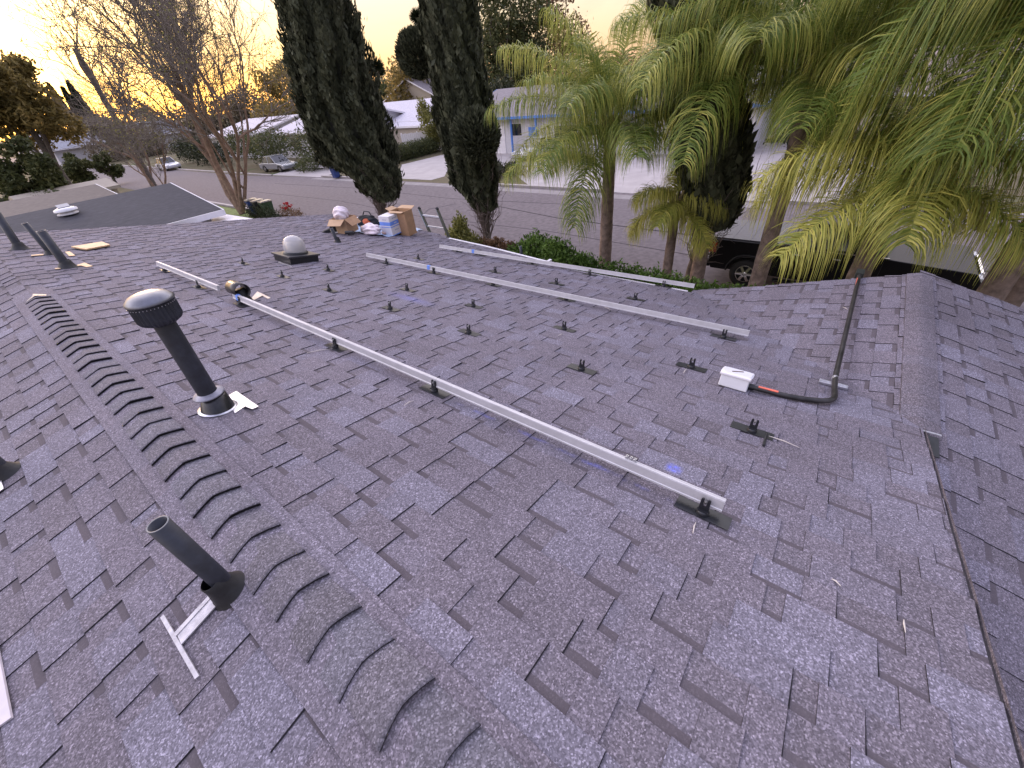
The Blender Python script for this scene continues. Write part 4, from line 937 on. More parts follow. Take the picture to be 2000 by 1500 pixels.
def cypress(base, prof, n, label, zlow, tuft=.185, bare=True, seed=0, extra=None):
    base = (base[0] * K, base[1] * K, base[2])
    """prof: list of (z_world, cx, cy, r)"""
    R = np.random.default_rng(seed); base = np.array(base, float); root = empty('cypress', base, label=label, cat='tree', group='tall dark cypresses along the street')
    P = np.array(prof, float); z0, z1 = P[0, 0], P[-1, 0]
    zz = z0 + (z1 - z0) * R.random(n * 2); rr_ = np.interp(zz, P[:, 0], P[:, 3]); keep = R.random(n * 2) < rr_ / P[:, 3].max(); zz = zz[keep][:n]; rr_ = rr_[keep][:n]
    m = len(zz); a = R.uniform(0, 2 * PI, m); cx = np.interp(zz, P[:, 0], P[:, 1]); cy = np.interp(zz, P[:, 0], P[:, 2])
    lump = 1 + .10 * np.sin(3 * a + zz * 1.3 + seed) * np.sin(zz * 2.1 + a) + .08 * np.sin(7 * a - zz * 3.1) + .05 * np.sin(13 * a + zz * 5.3)
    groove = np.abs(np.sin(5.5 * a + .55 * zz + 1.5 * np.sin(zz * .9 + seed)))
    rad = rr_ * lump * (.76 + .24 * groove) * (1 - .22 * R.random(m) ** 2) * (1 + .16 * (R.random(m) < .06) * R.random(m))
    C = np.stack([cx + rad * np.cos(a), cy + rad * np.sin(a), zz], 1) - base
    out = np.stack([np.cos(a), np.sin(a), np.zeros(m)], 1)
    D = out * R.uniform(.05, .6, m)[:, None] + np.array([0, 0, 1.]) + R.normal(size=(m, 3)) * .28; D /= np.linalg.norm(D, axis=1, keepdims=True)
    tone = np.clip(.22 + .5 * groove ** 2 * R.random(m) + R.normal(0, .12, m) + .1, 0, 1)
    sz = tuft * R.uniform(.6, 1.5, m)
    side = np.cross(D, out); side /= np.linalg.norm(side, axis=1, keepdims=True) + 1e-9; side += R.normal(size=(m, 3)) * .4
    w = (sz * .24)[:, None]; l = sz[:, None]
    V = np.stack([C - D * l * .5, C + side * w - D * l * .05, C + D * l * .55, C - side * w - D * l * .05], 1).reshape(-1, 3)
    parts = [(V, np.arange(4 * m).reshape(m, 4), tone)]
    if extra:
        for (bx, by, bz, br) in extra:
            k = 6000; d = rvec(k); Cx = np.array([bx, by, bz]) - base + d * br * (.75 + .3 * R.random(k))[:, None]; Dx = d * .6 + rvec(k) * .4 + np.array([0, 0, .5]); Dx /= np.linalg.norm(Dx, axis=1, keepdims=True)
            parts.append(leaf_quads(Cx, Dx, tuft * .9, tuft * .3, np.clip(R.normal(.45, .2, k), 0, 1)))
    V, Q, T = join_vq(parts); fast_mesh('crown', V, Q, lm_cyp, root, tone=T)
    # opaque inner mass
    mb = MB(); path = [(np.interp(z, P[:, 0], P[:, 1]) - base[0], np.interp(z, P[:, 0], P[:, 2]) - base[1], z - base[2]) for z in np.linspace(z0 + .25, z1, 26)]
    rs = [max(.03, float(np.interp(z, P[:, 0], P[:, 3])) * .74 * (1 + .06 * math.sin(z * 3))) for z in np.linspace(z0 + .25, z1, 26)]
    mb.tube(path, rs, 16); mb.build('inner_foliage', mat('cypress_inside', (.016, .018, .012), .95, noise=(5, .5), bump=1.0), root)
    # trunk with bare fanning branches
    mb = MB(); tx, ty = P[0, 1] - base[0], P[0, 2] - base[1]; zt = z0 - base[2]
    mb.tube([(0, 0, -.1), (0, 0, zt * .4), (tx * .5, ty * .5, zt), (tx, ty, zt + 1.5)], [.17, .14, .13, .07], 12); mb.build('trunk', m_bark, root)
    if bare:
        mb = MB()
        for k in range(90):
            a = R.uniform(0, 2 * PI); rr0 = R.uniform(.4, 1.05); zb = zt * R.uniform(.3, .95); ze = zb + R.uniform(.6, 1.9); ra = R.uniform(.3, .95) * np.interp(ze + base[2], P[:, 0], P[:, 3]) + .18
            p0 = np.array([0, 0, zb]); p3 = np.array([tx * .7 + ra * math.cos(a), ty * .7 + ra * math.sin(a), ze]); p1 = p0 * .6 + p3 * .4 + np.array([0, 0, .25]) * R.random() + R.normal(size=3) * .05; p2 = p0 * .3 + p3 * .7 + R.normal(size=3) * .07
            mb.tube([p0, p1, p2, p3], [.022, .014, .009, .003], 5, caps=False)
            for _ in range(3):
                q = p2 * R.random() + p1 * (1 - R.random()) * 0 + p3 * 0; s_ = R.random(); q = p1 * (1 - s_) + p3 * s_; e = q + (p3 - p1) * R.uniform(.2, .5) + R.normal(size=3) * .16
                mb.tube([q, (q + e) / 2 + R.normal(size=3) * .03, e], [.007, .005, .002], 4, caps=False)
        mb.build('bare_branches', mat('weathered_branch', (.17, .135, .125), .9, noise=(6, .3)), root)
    return root
def cprof(rows_, X, extra_top=None):
    out = []; X = X * K
    for y, xl, xr in rows_:
        c = atx((xl + xr) / 2, y, X); r = (xr - xl) / 2 * depth(c) / F * .97; out.append((c[2], c[0], c[1], r))
    out.sort(); z, cx, cy, r = out[-1]
    if extra_top: out += [(z + extra_top * .5, cx, cy + .0, r * .9), (z + extra_top, cx, cy, .15)]
    return out
pf = cprof([(388, 738, 778), (370, 705, 783), (340, 690, 783), (300, 622, 776), (250, 602, 762), (200, 585, 745), (150, 571, 733), (100, 558, 722), (50, 549, 703), (0, 537, 688)], 9.6, 6)
bs = atx(748, 430, 9.6)
cypress((9.6, 14.0, GZ), pf, 60000, 'tall leaning dark cypress behind the boxes, left of the pair over the roof edge', 0, seed=1)
pf = cprof([(405, 925, 972), (380, 905, 975), (350, 880, 978), (310, 868, 972), (260, 855, 968), (200, 848, 958), (140, 838, 948), (100, 832, 942), (50, 825, 935), (0, 820, 930)], 9.6, 6)
e1 = atx(815, 105, 9.5 * K); e2 = atx(925, 265, 9.0 * K)
cypress((9.6, 8.75, GZ), pf, 60000, 'dark cypress with a side bulge, right of the pair, left of the palms', 0, seed=4, extra=[(e1[0], e1[1], e1[2], .62), (e2[0], e2[1] - .1, e2[2], .70)])
pf = cprof([(440, 1365, 1425), (400, 1345, 1450), (350, 1330, 1458), (280, 1320, 1465), (200, 1310, 1450), (130, 1290, 1440), (60, 1280, 1430), (0, 1275, 1420)], 9.9, 6)
cypress((9.9, 2.55, GZ), pf, 40000, 'dark cypress mostly hidden behind the palms beside the black pickup', 0, seed=6)
mb = MB()

# palms --------------------------------------------------------------------
def frond(parent, az, el0, Ln, droop, seed, yellow=.0, leafL=.75, nl=80, roll=0., base=(0, 0, 0), wind=(0, 0, 0)):
    nl = int(nl * 1.9)
    R = np.random.default_rng(seed); NS = 14; pts = [np.array(base, float)]; el = el0; dirs = []
    azr = az
    for i in range(NS):
        s = i / NS; e = el0 - droop * s ** 1.25; a_ = azr + roll * s
        d = np.array([math.cos(a_) * math.cos(e), math.sin(a_) * math.cos(e), math.sin(e)]); dirs.append(d); pts.append(pts[-1] + d * Ln / NS)
    pts = np.array(pts); dirs = np.array(dirs + [dirs[-1]])
    # leaflets
    s = np.linspace(.16, .995, nl); s = np.repeat(s, 2); n = len(s); sg = np.tile([1., -1.], nl)
    s = np.clip(s + R.normal(0, .004, n), .1, .999)
    P = np.stack([np.interp(s * NS, np.arange(NS + 1), pts[:, k]) for k in range(3)], 1); T_ = np.stack([np.interp(s * NS, np.arange(NS + 1), dirs[:, k]) for k in range(3)], 1)
    T_ /= np.linalg.norm(T_, axis=1, keepdims=True)
    sidev = np.cross(T_, np.array([0, 0, 1.])); sidev /= np.linalg.norm(sidev, axis=1, keepdims=True) + 1e-6; upv = np.cross(sidev, T_)
    ll = leafL * (np.sin(PI * np.clip(.14 + .80 * s, 0, 1)) ** .55) * R.uniform(.66, 1.15, n)
    d = sidev * sg[:, None] + T_ * R.uniform(.35, .8, n)[:, None] + upv * R.normal(.22, .40, n)[:, None]; d /= np.linalg.norm(d, axis=1, keepdims=True)
    KS = 5; g = np.array([0, 0, -1.]) + np.array(wind); pos = P.copy(); rows_ = []
    wv = np.cross(d, upv); wv /= np.linalg.norm(wv, axis=1, keepdims=True) + 1e-6
    wd = .0085 * R.uniform(.8, 1.25, n); dr = R.uniform(.85, 1.25, n)
    for k in range(KS + 1):
        w = wd * (1 - (k / KS) ** 2 * .93); rows_.append((pos - wv * w[:, None], pos + wv * w[:, None]))
        pos = pos + d * (ll / KS)[:, None]
        d = d + g * (1.15 * dr * (k + 1.0) / KS * 1.9)[:, None]; d /= np.linalg.norm(d, axis=1, keepdims=True)
    V = np.stack([x for r in rows_ for x in r], 1).reshape(-1, 3)     # n,(K+1)*2,3
    st = 2 * (KS + 1); base_i = np.arange(n) * st; Q = []
    for k in range(KS): Q.append(np.stack([base_i + 2 * k, base_i + 2 * k + 1, base_i + 2 * k + 3, base_i + 2 * k + 2], 1))
    Qa = np.concatenate(Q); tl = np.clip(R.normal(.40 + yellow * .30, .14, n) + (R.random(n) < .10) * .25, 0, 1)
    tone = np.concatenate([np.clip(tl + (k / KS) * .10 + yellow * .12, 0, 1) for k in range(KS)])
    # rachis
    rb_ = []; qs = []; off = len(V); ring = 5
    for i in range(NS + 1):
        t = dirs[i]; u = np.cross(t, (0, 0, 1.)); u /= np.linalg.norm(u) + 1e-6; w = np.cross(u, t); r = .020 * (1 - i / NS * .85)
        for k in range(ring): a = 2 * PI * k / ring; rb_.append(pts[i] + r * (u * math.cos(a) + w * math.sin(a)))
    for i in range(NS):
        for k in range(ring): qs.append((off + i * ring + k, off + i * ring + (k + 1) % ring, off + (i + 1) * ring + (k + 1) % ring, off + (i + 1) * ring + k))
    V = np.concatenate([V, np.array(rb_)]); Q = np.concatenate([Qa, np.array(qs)]); tone = np.concatenate([tone, np.full(len(qs), .55 + yellow * .2)])
    return fast_mesh('frond', V, Q, lm_palm, parent, tone=tone)
def palm(base, hgt, nf, label, seed, Ln=2.9, leafL=.75, yellow=.2, r=.15, lean=(0, 0), els=(-.35, 1.25), azs=None, wind=(0, 0, 0), skip=None, droop=(1.3, 2.0)):
    base = (base[0] * K, base[1] * K, base[2]); hgt *= K; Ln *= K; leafL *= K * 1.34; r *= 1.1
    R = random.Random(seed); root = empty('palm_tree', base, label=label, cat='palm tree', group='palms beside the street')
    mb = MB(); n = 16; P_ = []; Rr = []
    for i in range(n + 1):
        t = i / n; P_.append((lean[0] * t * t, lean[1] * t * t, hgt * t - .1)); Rr.append(r * (1.15 - .25 * t) * (1.0 + .05 * (i % 2)) * (1.15 if i == 0 else 1))
    mb.tube(P_, Rr, 14); mb.build('trunk', m_palmbark, root)
    top = np.array(P_[-1])
    mb = MB()
    for k in range(22): # old boots
        a = k * 2.4; zz = hgt - .65 + .5 * k / 22; p0 = np.array([math.cos(a) * r * .8, math.sin(a) * r * .8, zz]) + np.array([top[0], top[1], 0]); mb.tube([p0, p0 + np.array([math.cos(a) * .10, math.sin(a) * .10, .22]), p0 + np.array([math.cos(a) * .19, math.sin(a) * .19, .36])], [.05, .035, .012], 6)
    mb.build('frond_bases', mat('dry_boot', (.25, .20, .10), .85, noise=(8, .3)), root)
    for k in range(nf):
        az = (azs[k] if azs else k * 2.39996 + R.uniform(-.25, .25)); f = k / max(1, nf - 1); el = els[1] * (1 - f) + els[0] * f + R.uniform(-.12, .12)
        frond(root, az, el, Ln * R.uniform(.85, 1.1), R.uniform(*droop) * (.75 + .25 * (1 - f)), seed * 100 + k, yellow=max(0., min(1., yellow + R.uniform(-.25, .35))), leafL=leafL, roll=R.uniform(-.3, .3), base=top + np.array([0, 0, -.05 - .25 * f]), wind=wind)
    return root
palm((9.6, 4.68, GZ), 3.95, 26, 'leftmost palm with fibrous trunk, a lower frond arching left over the street', 1, Ln=2.9, yellow=.35, wind=(0, -.04, 0), els=(.0, 1.4), droop=(1.1, 1.8))
palm((9.5, 3.0, GZ), 2.55, 8, 'short young palm with yellow drooping fronds between the two trunks', 2, Ln=1.15, leafL=.50, yellow=.9, r=.11, els=(-.1, 1.1), droop=(1.6, 2.2))
palm((9.7, 2.35, GZ), 4.9, 20, 'tall palm rising behind the short yellow palm', 3, Ln=2.7, yellow=.2, r=.15, els=(-.1, 1.35), droop=(1.1, 1.8))
palm((9.6, 1.08, GZ), 4.6, 22, 'palm whose trunk stands before the rear of the black pickup', 4, Ln=2.8, yellow=.35, r=.15, els=(.0, 1.35), droop=(1.1, 1.8))
palm((8.0, -.45, GZ), 3.45, 11, 'low yellowish palm just behind the roof gable and conduit end', 5, Ln=1.9, yellow=.85, leafL=.75, els=(.05, .8), droop=(1.4, 2.0))
palm((8.9, -2.35, GZ), 5.3, 28, 'large palm at the right picture edge with long hanging fronds', 6, Ln=3.4, leafL=1.0, yellow=.15, els=(-.25, 1.1), wind=(-.1, .12, 0))
palm((7.9, -1.9, GZ), 5.9, 24, 'tall near palm whose fronds hang across the top right corner', 7, Ln=3.3, leafL=1.05, yellow=.25, els=(-.2, .9), wind=(-.1, .1, 0))

p1_ = [o for o in S.collection.objects if o.get('category') == 'palm tree'][0]
frond(p1_, RAD(88), .75, 3.5, 1.75, 501, yellow=.75, leafL=.95, base=(0, 0, 3.1)); frond(p1_, RAD(70), .55, 3.0, 1.5, 502, yellow=.45, leafL=.9, base=(0, 0, 3.3))
# hedge and shrubs between house and street
def hedge_blobs(pts):
    return pts
def pb(px, py, X, r, rz=None):
    p = atx(px, py, X); rz = rz or r; return (p[0], p[1], p[2] - rz, r, r, rz)
bush('shrub', [pb(1015, 470, 8.6, .42), pb(1045, 452, 8.7, .42), pb(1085, 462, 8.6, .40), pb(1098, 474, 8.5, .45, .6), pb(1135, 492, 8.4, .35)], 9000, .085, lm_green, 'bright green leafy shrub behind the farthest rail and gutter end')
bush('shrub', [pb(895, 412, 8.4, .22, .5), pb(888, 430, 8.4, .34, .6), pb(905, 440, 8.4, .36, .6), pb(920, 455, 8.4, .30, .5)], 5000, .09, lm_yellow, 'pale yellow-green shrub just right of the ladder', up=.8)
bush('shrub', [pb(940, 463, 8.6, .28), pb(968, 462, 8.7, .26), pb(990, 470, 8.6, .28)], 3500, .075, lm_rust, 'low rusty-leaved shrub between the yellow shrub and the bright green one')
bush('hedge', [pb(x, y, 8.5, .34, .45) for x, y in ((1160, 500), (1200, 506), (1240, 514), (1280, 522), (1320, 530), (1360, 540), (1400, 548), (1440, 552), (1500, 556), (1560, 553), (1640, 548))], 14000, .075, lm_green, 'low green hedge running behind the rail past the palm trunks', cat='hedge')
bush('shrub', KB([(10.2, 22.9, GZ + .35, .35, .7, .45), (10.2, 21.9, GZ + .3, .3, .5, .4)]), 1500, .09, lm_rust, 'small flowering shrub right of the wheeled bins')
mb = MB(); R_ = random.Random(4); V = []
blobs = [(10.1 * K + R_.uniform(-.3, .3), 22.6 * K + R_.uniform(-.4, .5), GZ + .9 + R_.uniform(-.15, .15), .05, .05, .05) for _ in range(14)]
V, Q, T = clumps(500, blobs, .07); fl = fast_mesh('red_flowers', V, Q, leaf_mat('red_petal', (.35, .01, .015), (.5, .03, .04), (.6, .08, .08)), tone=T)
tag(fl, 'cluster of red blossoms on the small shrub by the bins', 'flowers')
bush('shrub', KB([(9.7, 25.6, GZ + .3, .5, .8, .5), (9.7, 24.3, GZ + .3, .5, .9, .5), (9.6, 23.3, GZ + .25, .4, .7, .45)]), 3500, .09, lm_dark, 'dark green ground shrub in front of the wheeled bins')

# ------------------------------------------------------------------ bare trees on the left
def bare_tree(base, stems, label, seed, levels=5, scale=1., leafpct=.0, mat_=None, twigs=1.0, greens=None):
    base = (base[0] * K, base[1] * K, base[2]); stems = [(d, l * K, r) for d, l, r in stems]
    R = np.random.default_rng(seed); root = empty('bare_tree', base, label=label, cat='tree', group='leafless trees at the left')
    big = MB(); V = []; Q = []
    tips = []
    def seg(p, q, r0, r1, n=3):
        t = q - p; t /= np.linalg.norm(t) + 1e-9; a = np.array([0, 0, 1.]) if abs(t[2]) < .9 else np.array([1., 0, 0]); u = np.cross(t, a); u /= np.linalg.norm(u); w = np.cross(t, u); b = len(V)
        for (c, r) in ((p, r0), (q, r1)):
            for k in range(n): an = 2 * PI * k / n; V.append(c + r * (u * math.cos(an) + w * math.sin(an)))
        for k in range(n): Q.append((b + k, b + (k + 1) % n, b + n + (k + 1) % n, b + n + k))
    def grow(p, d, L_, r, lv):
        nseg = 4 if lv < 3 else 3; pts = [p]; dd = d.copy()
        for i in range(nseg):
            dd = dd + R.normal(size=3) * (.13 + .05 * lv) + np.array([0, 0, .05]); dd /= np.linalg.norm(dd); pts.append(pts[-1] + dd * L_ / nseg)
        if lv <= 1: big.tube(pts, list(np.linspace(r, r * .6, nseg + 1)), 8, caps=False)
        else:
            rs = np.linspace(r, r * .45, nseg + 1)
            for i in range(nseg): seg(pts[i], pts[i + 1], rs[i], rs[i + 1])
        if lv >= levels: tips.append(pts[-1]); tips.append(pts[1]); return
        k = {0: 4, 1: 4, 2: 5, 3: 4, 4: 4}.get(lv, 4)
        k = max(2, int(round(k * (twigs if lv > 2 else 1))))
        for j in range(k):
            s_ = R.uniform(.35, 1.0) if j else 1.0; idx = min(nseg - 1, int(s_ * nseg)); q = pts[idx] * (1 - (s_ * nseg - idx)) + pts[min(nseg, idx + 1)] * (s_ * nseg - idx) if s_ < 1 else pts[-1]
            nd = dd + R.normal(size=3) * (.42 if j else .18); nd[2] += .16; nd /= np.linalg.norm(nd)
            grow(q, nd, L_ * R.uniform(.55, .80), r * (.55 if j else .6), lv + 1)
    for (d, L_, r) in stems:
        d = np.array(d, float); d /= np.linalg.norm(d); grow(np.zeros(3), d, L_, r, 0)
    big.build('trunk', mat_ or m_barebark, root)
    fast_mesh('twigs', V, Q, m_twig, root)
    if greens:
        T_ = np.array(tips); sel = T_[R.random(len(T_)) < greens]; C = np.repeat(sel, 4, 0) + R.normal(size=(len(sel) * 4, 3)) * .16
        v, q, t = leaf_quads(C, rvec(len(C)), .13, .06, np.clip(R.normal(.6, .2, len(C)), 0, 1)); fast_mesh('sparse_leaves', v, q, lm_yellow, root, tone=t)
    return root
bare_tree((9.9, 27.9, GZ), [((-.05, .38, 1), 5.0, .19), ((.02, .12, 1), 5.4, .22), ((.35, -.35, .75), 4.0, .13), ((.22, -.08, 1), 4.6, .16), ((.12, -.30, 1), 4.2, .13)], 'big leafless tree with two tan trunks beside the wheeled bins', 21, greens=.07, twigs=1.0)
bare_tree((12.2, 52, GZ), [((-.05, .1, 1), 5.2, .26), ((.3, -.25, .9), 4.0, .13)], 'leafless tree with a single brown trunk down the street at far left', 33, greens=.0, twigs=.9)
bare_tree((9.2, 39, GZ), [((.1, .0, 1), 2.6, .12), ((.35, -.1, .7), 2.4, .10)], 'lower leafless tree behind the neighbouring dark roof', 35, greens=.05, twigs=1.0)

# ------------------------------------------------------------------ wheeled bins
def bin_(loc, rz, col, label, lid=None):
    loc = (loc[0] * K, loc[1] * K, loc[2])
    root = empty('wheeled_bin', loc, rz, label=label, cat='wheeled bin', group='wheeled rubbish bins')
    m = mat('bin_' + col[0], col[1], .5, noise=(6, .1)); mb = MB(); mb.box((0, 0, .50), (.46, .50, .9)); 
    vs = [(-.22, -.24, .08), (.22, -.24, .08), (.22, .24, .08), (-.22, .24, .08), (-.29, -.32, .98), (.29, -.32, .98), (.29, .32, .98), (-.29, .32, .98)]
    mb = MB(); mb.add(vs, [(0, 3, 2, 1), (4, 5, 6, 7), (0, 1, 5, 4), (1, 2, 6, 5), (2, 3, 7, 6), (3, 0, 4, 7)]); mb.build('bin_body', m, root, bevel=.02)
    mb = MB(); mb.box((0, 0, 1.01), (.64, .70, .05)); mb.box((0, .02, 1.045), (.46, .5, .03)); mb.build('lid', lid or m, root, bevel=.012)
    mb = MB(); mb.tube([(-.26, .36, .93), (.26, .36, .93)], .018, 8); mb.build('handle', m, root)
    for s in (-1, 1): mb = MB(); mb.tube([(s * .22, .26, .12), (s * .29, .26, .12)], .12, 14); mb.build('wheel', m_tyre, root)
    return root
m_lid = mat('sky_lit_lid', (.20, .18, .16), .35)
bin_((10.05, 26.3, GZ), RAD(80), ('blue', (.02, .05, .20)), 'blue wheeled bin, left one of the group beside the leafless tree', m_lid)
bin_((10.05, 25.55, GZ), RAD(85), ('black', (.02, .02, .022)), 'dark wheeled bin squeezed between the blue and green ones', m_lid)
bin_((10.1, 24.75, GZ), RAD(85), ('green', (.035, .07, .03)), 'green wheeled bin, rightmost of the group beside the leafless tree', m_lid)
bin_((18.6, 31.4, GZ), RAD(-90), ('blue', (.02, .05, .20)), 'blue wheeled bin alone across the street, left of the big cypress')
bin_((7.3, 50.5, GZ), RAD(-80), ('blue', (.02, .05, .20)), 'blue wheeled bin at far left beyond the dark neighbouring roof')

# ------------------------------------------------------------------ vehicles
m_paintb = mat('black_car_paint', (.006, .006, .008), .42, noise=(3, .1), spec=.2)
m_paintw = mat('white_car_paint', (.62, .62, .66), .2, noise=(3, .03))
m_paints = mat('silver_car_paint', (.35, .36, .38), .22, .5, noise=(3, .05))
m_tail = mat('red_lamp', (.45, .015, .02), .2); m_head = mat('clear_lamp', (.6, .62, .66), .1)
def wheel(root, x, y, r, w, name='wheel', spokes=6):
    wr = empty(name, (x, y, r)); wr.parent = root
    ax = ((1, 0, 0), (0, 0, 1), (0, 1, 0))
    ax = ((1, 0, 0), (0, 0, 1), (0, -1, 0))
    mb = MB(); mb.lathe([(r * .62, -w / 2), (r * .93, -w / 2), (r, -w * .36), (r, w * .36), (r * .93, w / 2), (r * .62, w / 2)], ax=ax, n=28); mb.build('tyre', m_tyre, wr)
    mb = MB(); s = 1 if y > 0 else -1
    yy = -s * w * .40
    mb.lathe([(r * .63, yy * .9), (r * .60, yy * 1.05), (r * .55, yy)], ax=ax, n=28)
    mb.lathe([(.0001, yy * 1.0), (r * .16, yy * 1.0), (r * .16, yy * .6)], ax=ax, n=14)
    for k in range(spokes):
        a = 2 * PI * k / spokes; d = np.array([math.cos(a), 0, math.sin(a)]); e = np.cross(d, (0, 1., 0)); mb.box(d * r * .36 + np.array([0, s * w * .39, 0]), (r * .46, r * .17, .03), (d, e, (0, 1, 0)))
    mb.build('rim', m_steel if spokes == 6 else m_galv, wr)
    mb = MB(); mb.lathe([(.0001, -s * w * .15), (r * .62, -s * w * .15)], ax=ax, n=24); mb.build('brake_disc', m_black, wr)
def arch_profile(pts_top, x0, x1, zb, wheels, rr_):
    """closed side polygon: bottom edge with wheel arches"""
    poly = []; poly.append((x0, zb)); xs = sorted(wheels)
    for wx in xs:
        for k in range(9): a = PI - PI * k / 8; poly.append((wx + rr_ * math.cos(a), max(zb, zb + (rr_ * math.sin(a)) * .95)))
    poly.append((x1, zb)); return poly + pts_top
def pickup(loc, rz):
    loc = (loc[0] * K, loc[1] * K, loc[2])
    root = empty('pickup_truck', loc, rz, label='black crew-cab pickup with bed cover parked at the kerb behind the palms', cat='pickup truck')
    Lh = 2.93; W_ = 1.0; wx = [-1.85, 1.92]; rw = .42
    # body sides as prism; x forward
    top = [(Lh, .55), (Lh, 1.02), (Lh - .12, 1.20), (1.30, 1.30), (1.15, 1.32), (-.85, 1.32), (-.85, 1.36), (-Lh + .02, 1.36), (-Lh + .02, .70)]
    poly = arch_profile(top, -Lh + .10, Lh - .05, .48, wx, .50)
    ax = ((1, 0, 0), (0, 0, 1), (0, 1, 0))
    mb = MB(); mb.prism(poly, -W_, W_, ax); mb.build('body', m_paintb, root, bevel=.035)
    # cab
    mb = MB(); cabz = 1.94
    lo = [(1.18, 1.30), (-.92, 1.30)]; hi = [(.40, cabz), (-.62, cabz)]
    def loft(pts_lo, pts_hi, w0, w1, mb, mi=0):
        (xf, zf), (xr, zr) = pts_lo; (xf2, zf2), (xr2, zr2) = pts_hi
        vs = [(xf, -w0, zf), (xf, w0, zf), (xr, w0, zr), (xr, -w0, zr), (xf2, -w1, zf2), (xf2, w1, zf2), (xr2, w1, zr2), (xr2, -w1, zr2)]
        mb.add(vs, [(0, 1, 5, 4), (1, 2, 6, 5), (2, 3, 7, 6), (3, 0, 4, 7), (4, 5, 6, 7)], mi)
    loft(lo, hi, .93, .72, mb); mb.build('cab', m_paintb, root, bevel=.05)
    def sidewin(x0, x1, x2, x3, name='window'):
        for s in (-1, 1):
            mb = MB(); y0, y1 = .925 * s, .76 * s
            zf = lambda z: (.93 - (z - 1.30) / .64 * .21 + .006) * s
            vs = [(x0, zf(1.37), 1.37), (x1, zf(1.37), 1.37), (x2, zf(1.84), 1.84), (x3, zf(1.84), 1.84)]; mb.add(vs, [(0, 1, 2, 3)]); mb.build(name, m_glass, root)
    sidewin(.12, .98, .40, .12); sidewin(-.78, .04, .04, -.58)
    mb = MB(); mb.add([(1.17, -.84, 1.34), (1.17, .84, 1.34), (.47, .66, 1.90), (.47, -.66, 1.90)], [(0, 1, 2, 3)]); mb.build('windscreen', m_glass, root)
    mb = MB(); mb.add([(-.925, -.8, 1.40), (-.925, .8, 1.40), (-.665, .64, 1.86), (-.665, -.64, 1.86)], [(3, 2, 1, 0)]); mb.build('rear_window', m_glass, root)
    mb = MB(); mb.box((-1.92, 0, 1.375), (1.94, 1.84, .035))
    for k in range(3): mb.box((-1.45 - .47 * k, 0, 1.395), (.02, 1.8, .008))
    mb.build('bed_cover', mat('grey_vinyl', (.075, .075, .09), .55, noise=(10, .15), bump=.1), root, bevel=.006)
    for s in (-1, 1):
        mb = MB(); mb.box((-Lh + .03, s * .90, 1.12), (.10, .17, .36)); mb.box((-Lh + .10, s * .985, 1.12), (.16, .05, .30)); mb.build('tail_light', m_tail, root, bevel=.015)
        mb = MB(); mb.box((Lh - .05, s * .80, .98), (.14, .30, .24)); mb.build('headlight', m_head, root, bevel=.02)
        mb = MB(); mb.box((.95, s * 1.12, 1.38), (.14, .20, .26)); mb.tube([(.98, s * .95, 1.32), (.96, s * 1.06, 1.34)], .025, 6); mb.build('mirror', m_paintb, root, bevel=.03)
        mb = MB(); mb.box((.2, s * 1.003, 1.335), (2.0, .012, .02)); mb.build('chrome_trim', m_steel, root)
        for hx in (.20, -.72): mb = MB(); mb.box((hx, s * 1.02, 1.17), (.17, .03, .035)); mb.build('door_handle', m_steel, root, bevel=.006)
        mb = MB(); mb.box((.05, s * 1.02, .40), (2.3, .16, .05)); mb.build('side_step', m_black, root, bevel=.01)
        for k in (1.12, .10, -.86): mb = MB(); mb.box((k, s * 1.001, .9), (.012, .006, .78)); mb.build('door_seam', m_black, root)
        for x_ in wx:
            mb = MB(); pts = [(x_ + .53 * math.cos(a), s * 1.0, .48 + .51 * math.sin(a)) for a in np.linspace(0, PI, 13)]; mb.tube(pts, .035, 6); mb.build('wheel_arch', m_black, root)
    mb = MB(); mb.box((-Lh - .04, 0, .62), (.22, 1.96, .24)); mb.build('rear_bumper', m_paintb, root, bevel=.03)
    mb = MB(); mb.box((Lh + .02, 0, .62), (.22, 2.0, .28)); mb.build('front_bumper', m_steel, root, bevel=.04)
    mb = MB(); mb.box((Lh, 0, .98), (.05, 1.25, .30)); 
    for k in range(4): mb.box((Lh + .03, 0, .88 + k * .07), (.03, 1.2, .025))
    mb.build('grille', m_steel, root)
    mb = MB(); mb.box((0, 0, .45), (5.2, 1.2, .2)); mb.build('chassis', m_black, root)
    for x_ in wx:
        for s in (-1, 1): wheel(root, x_, s * .86, rw, .27)
    return root
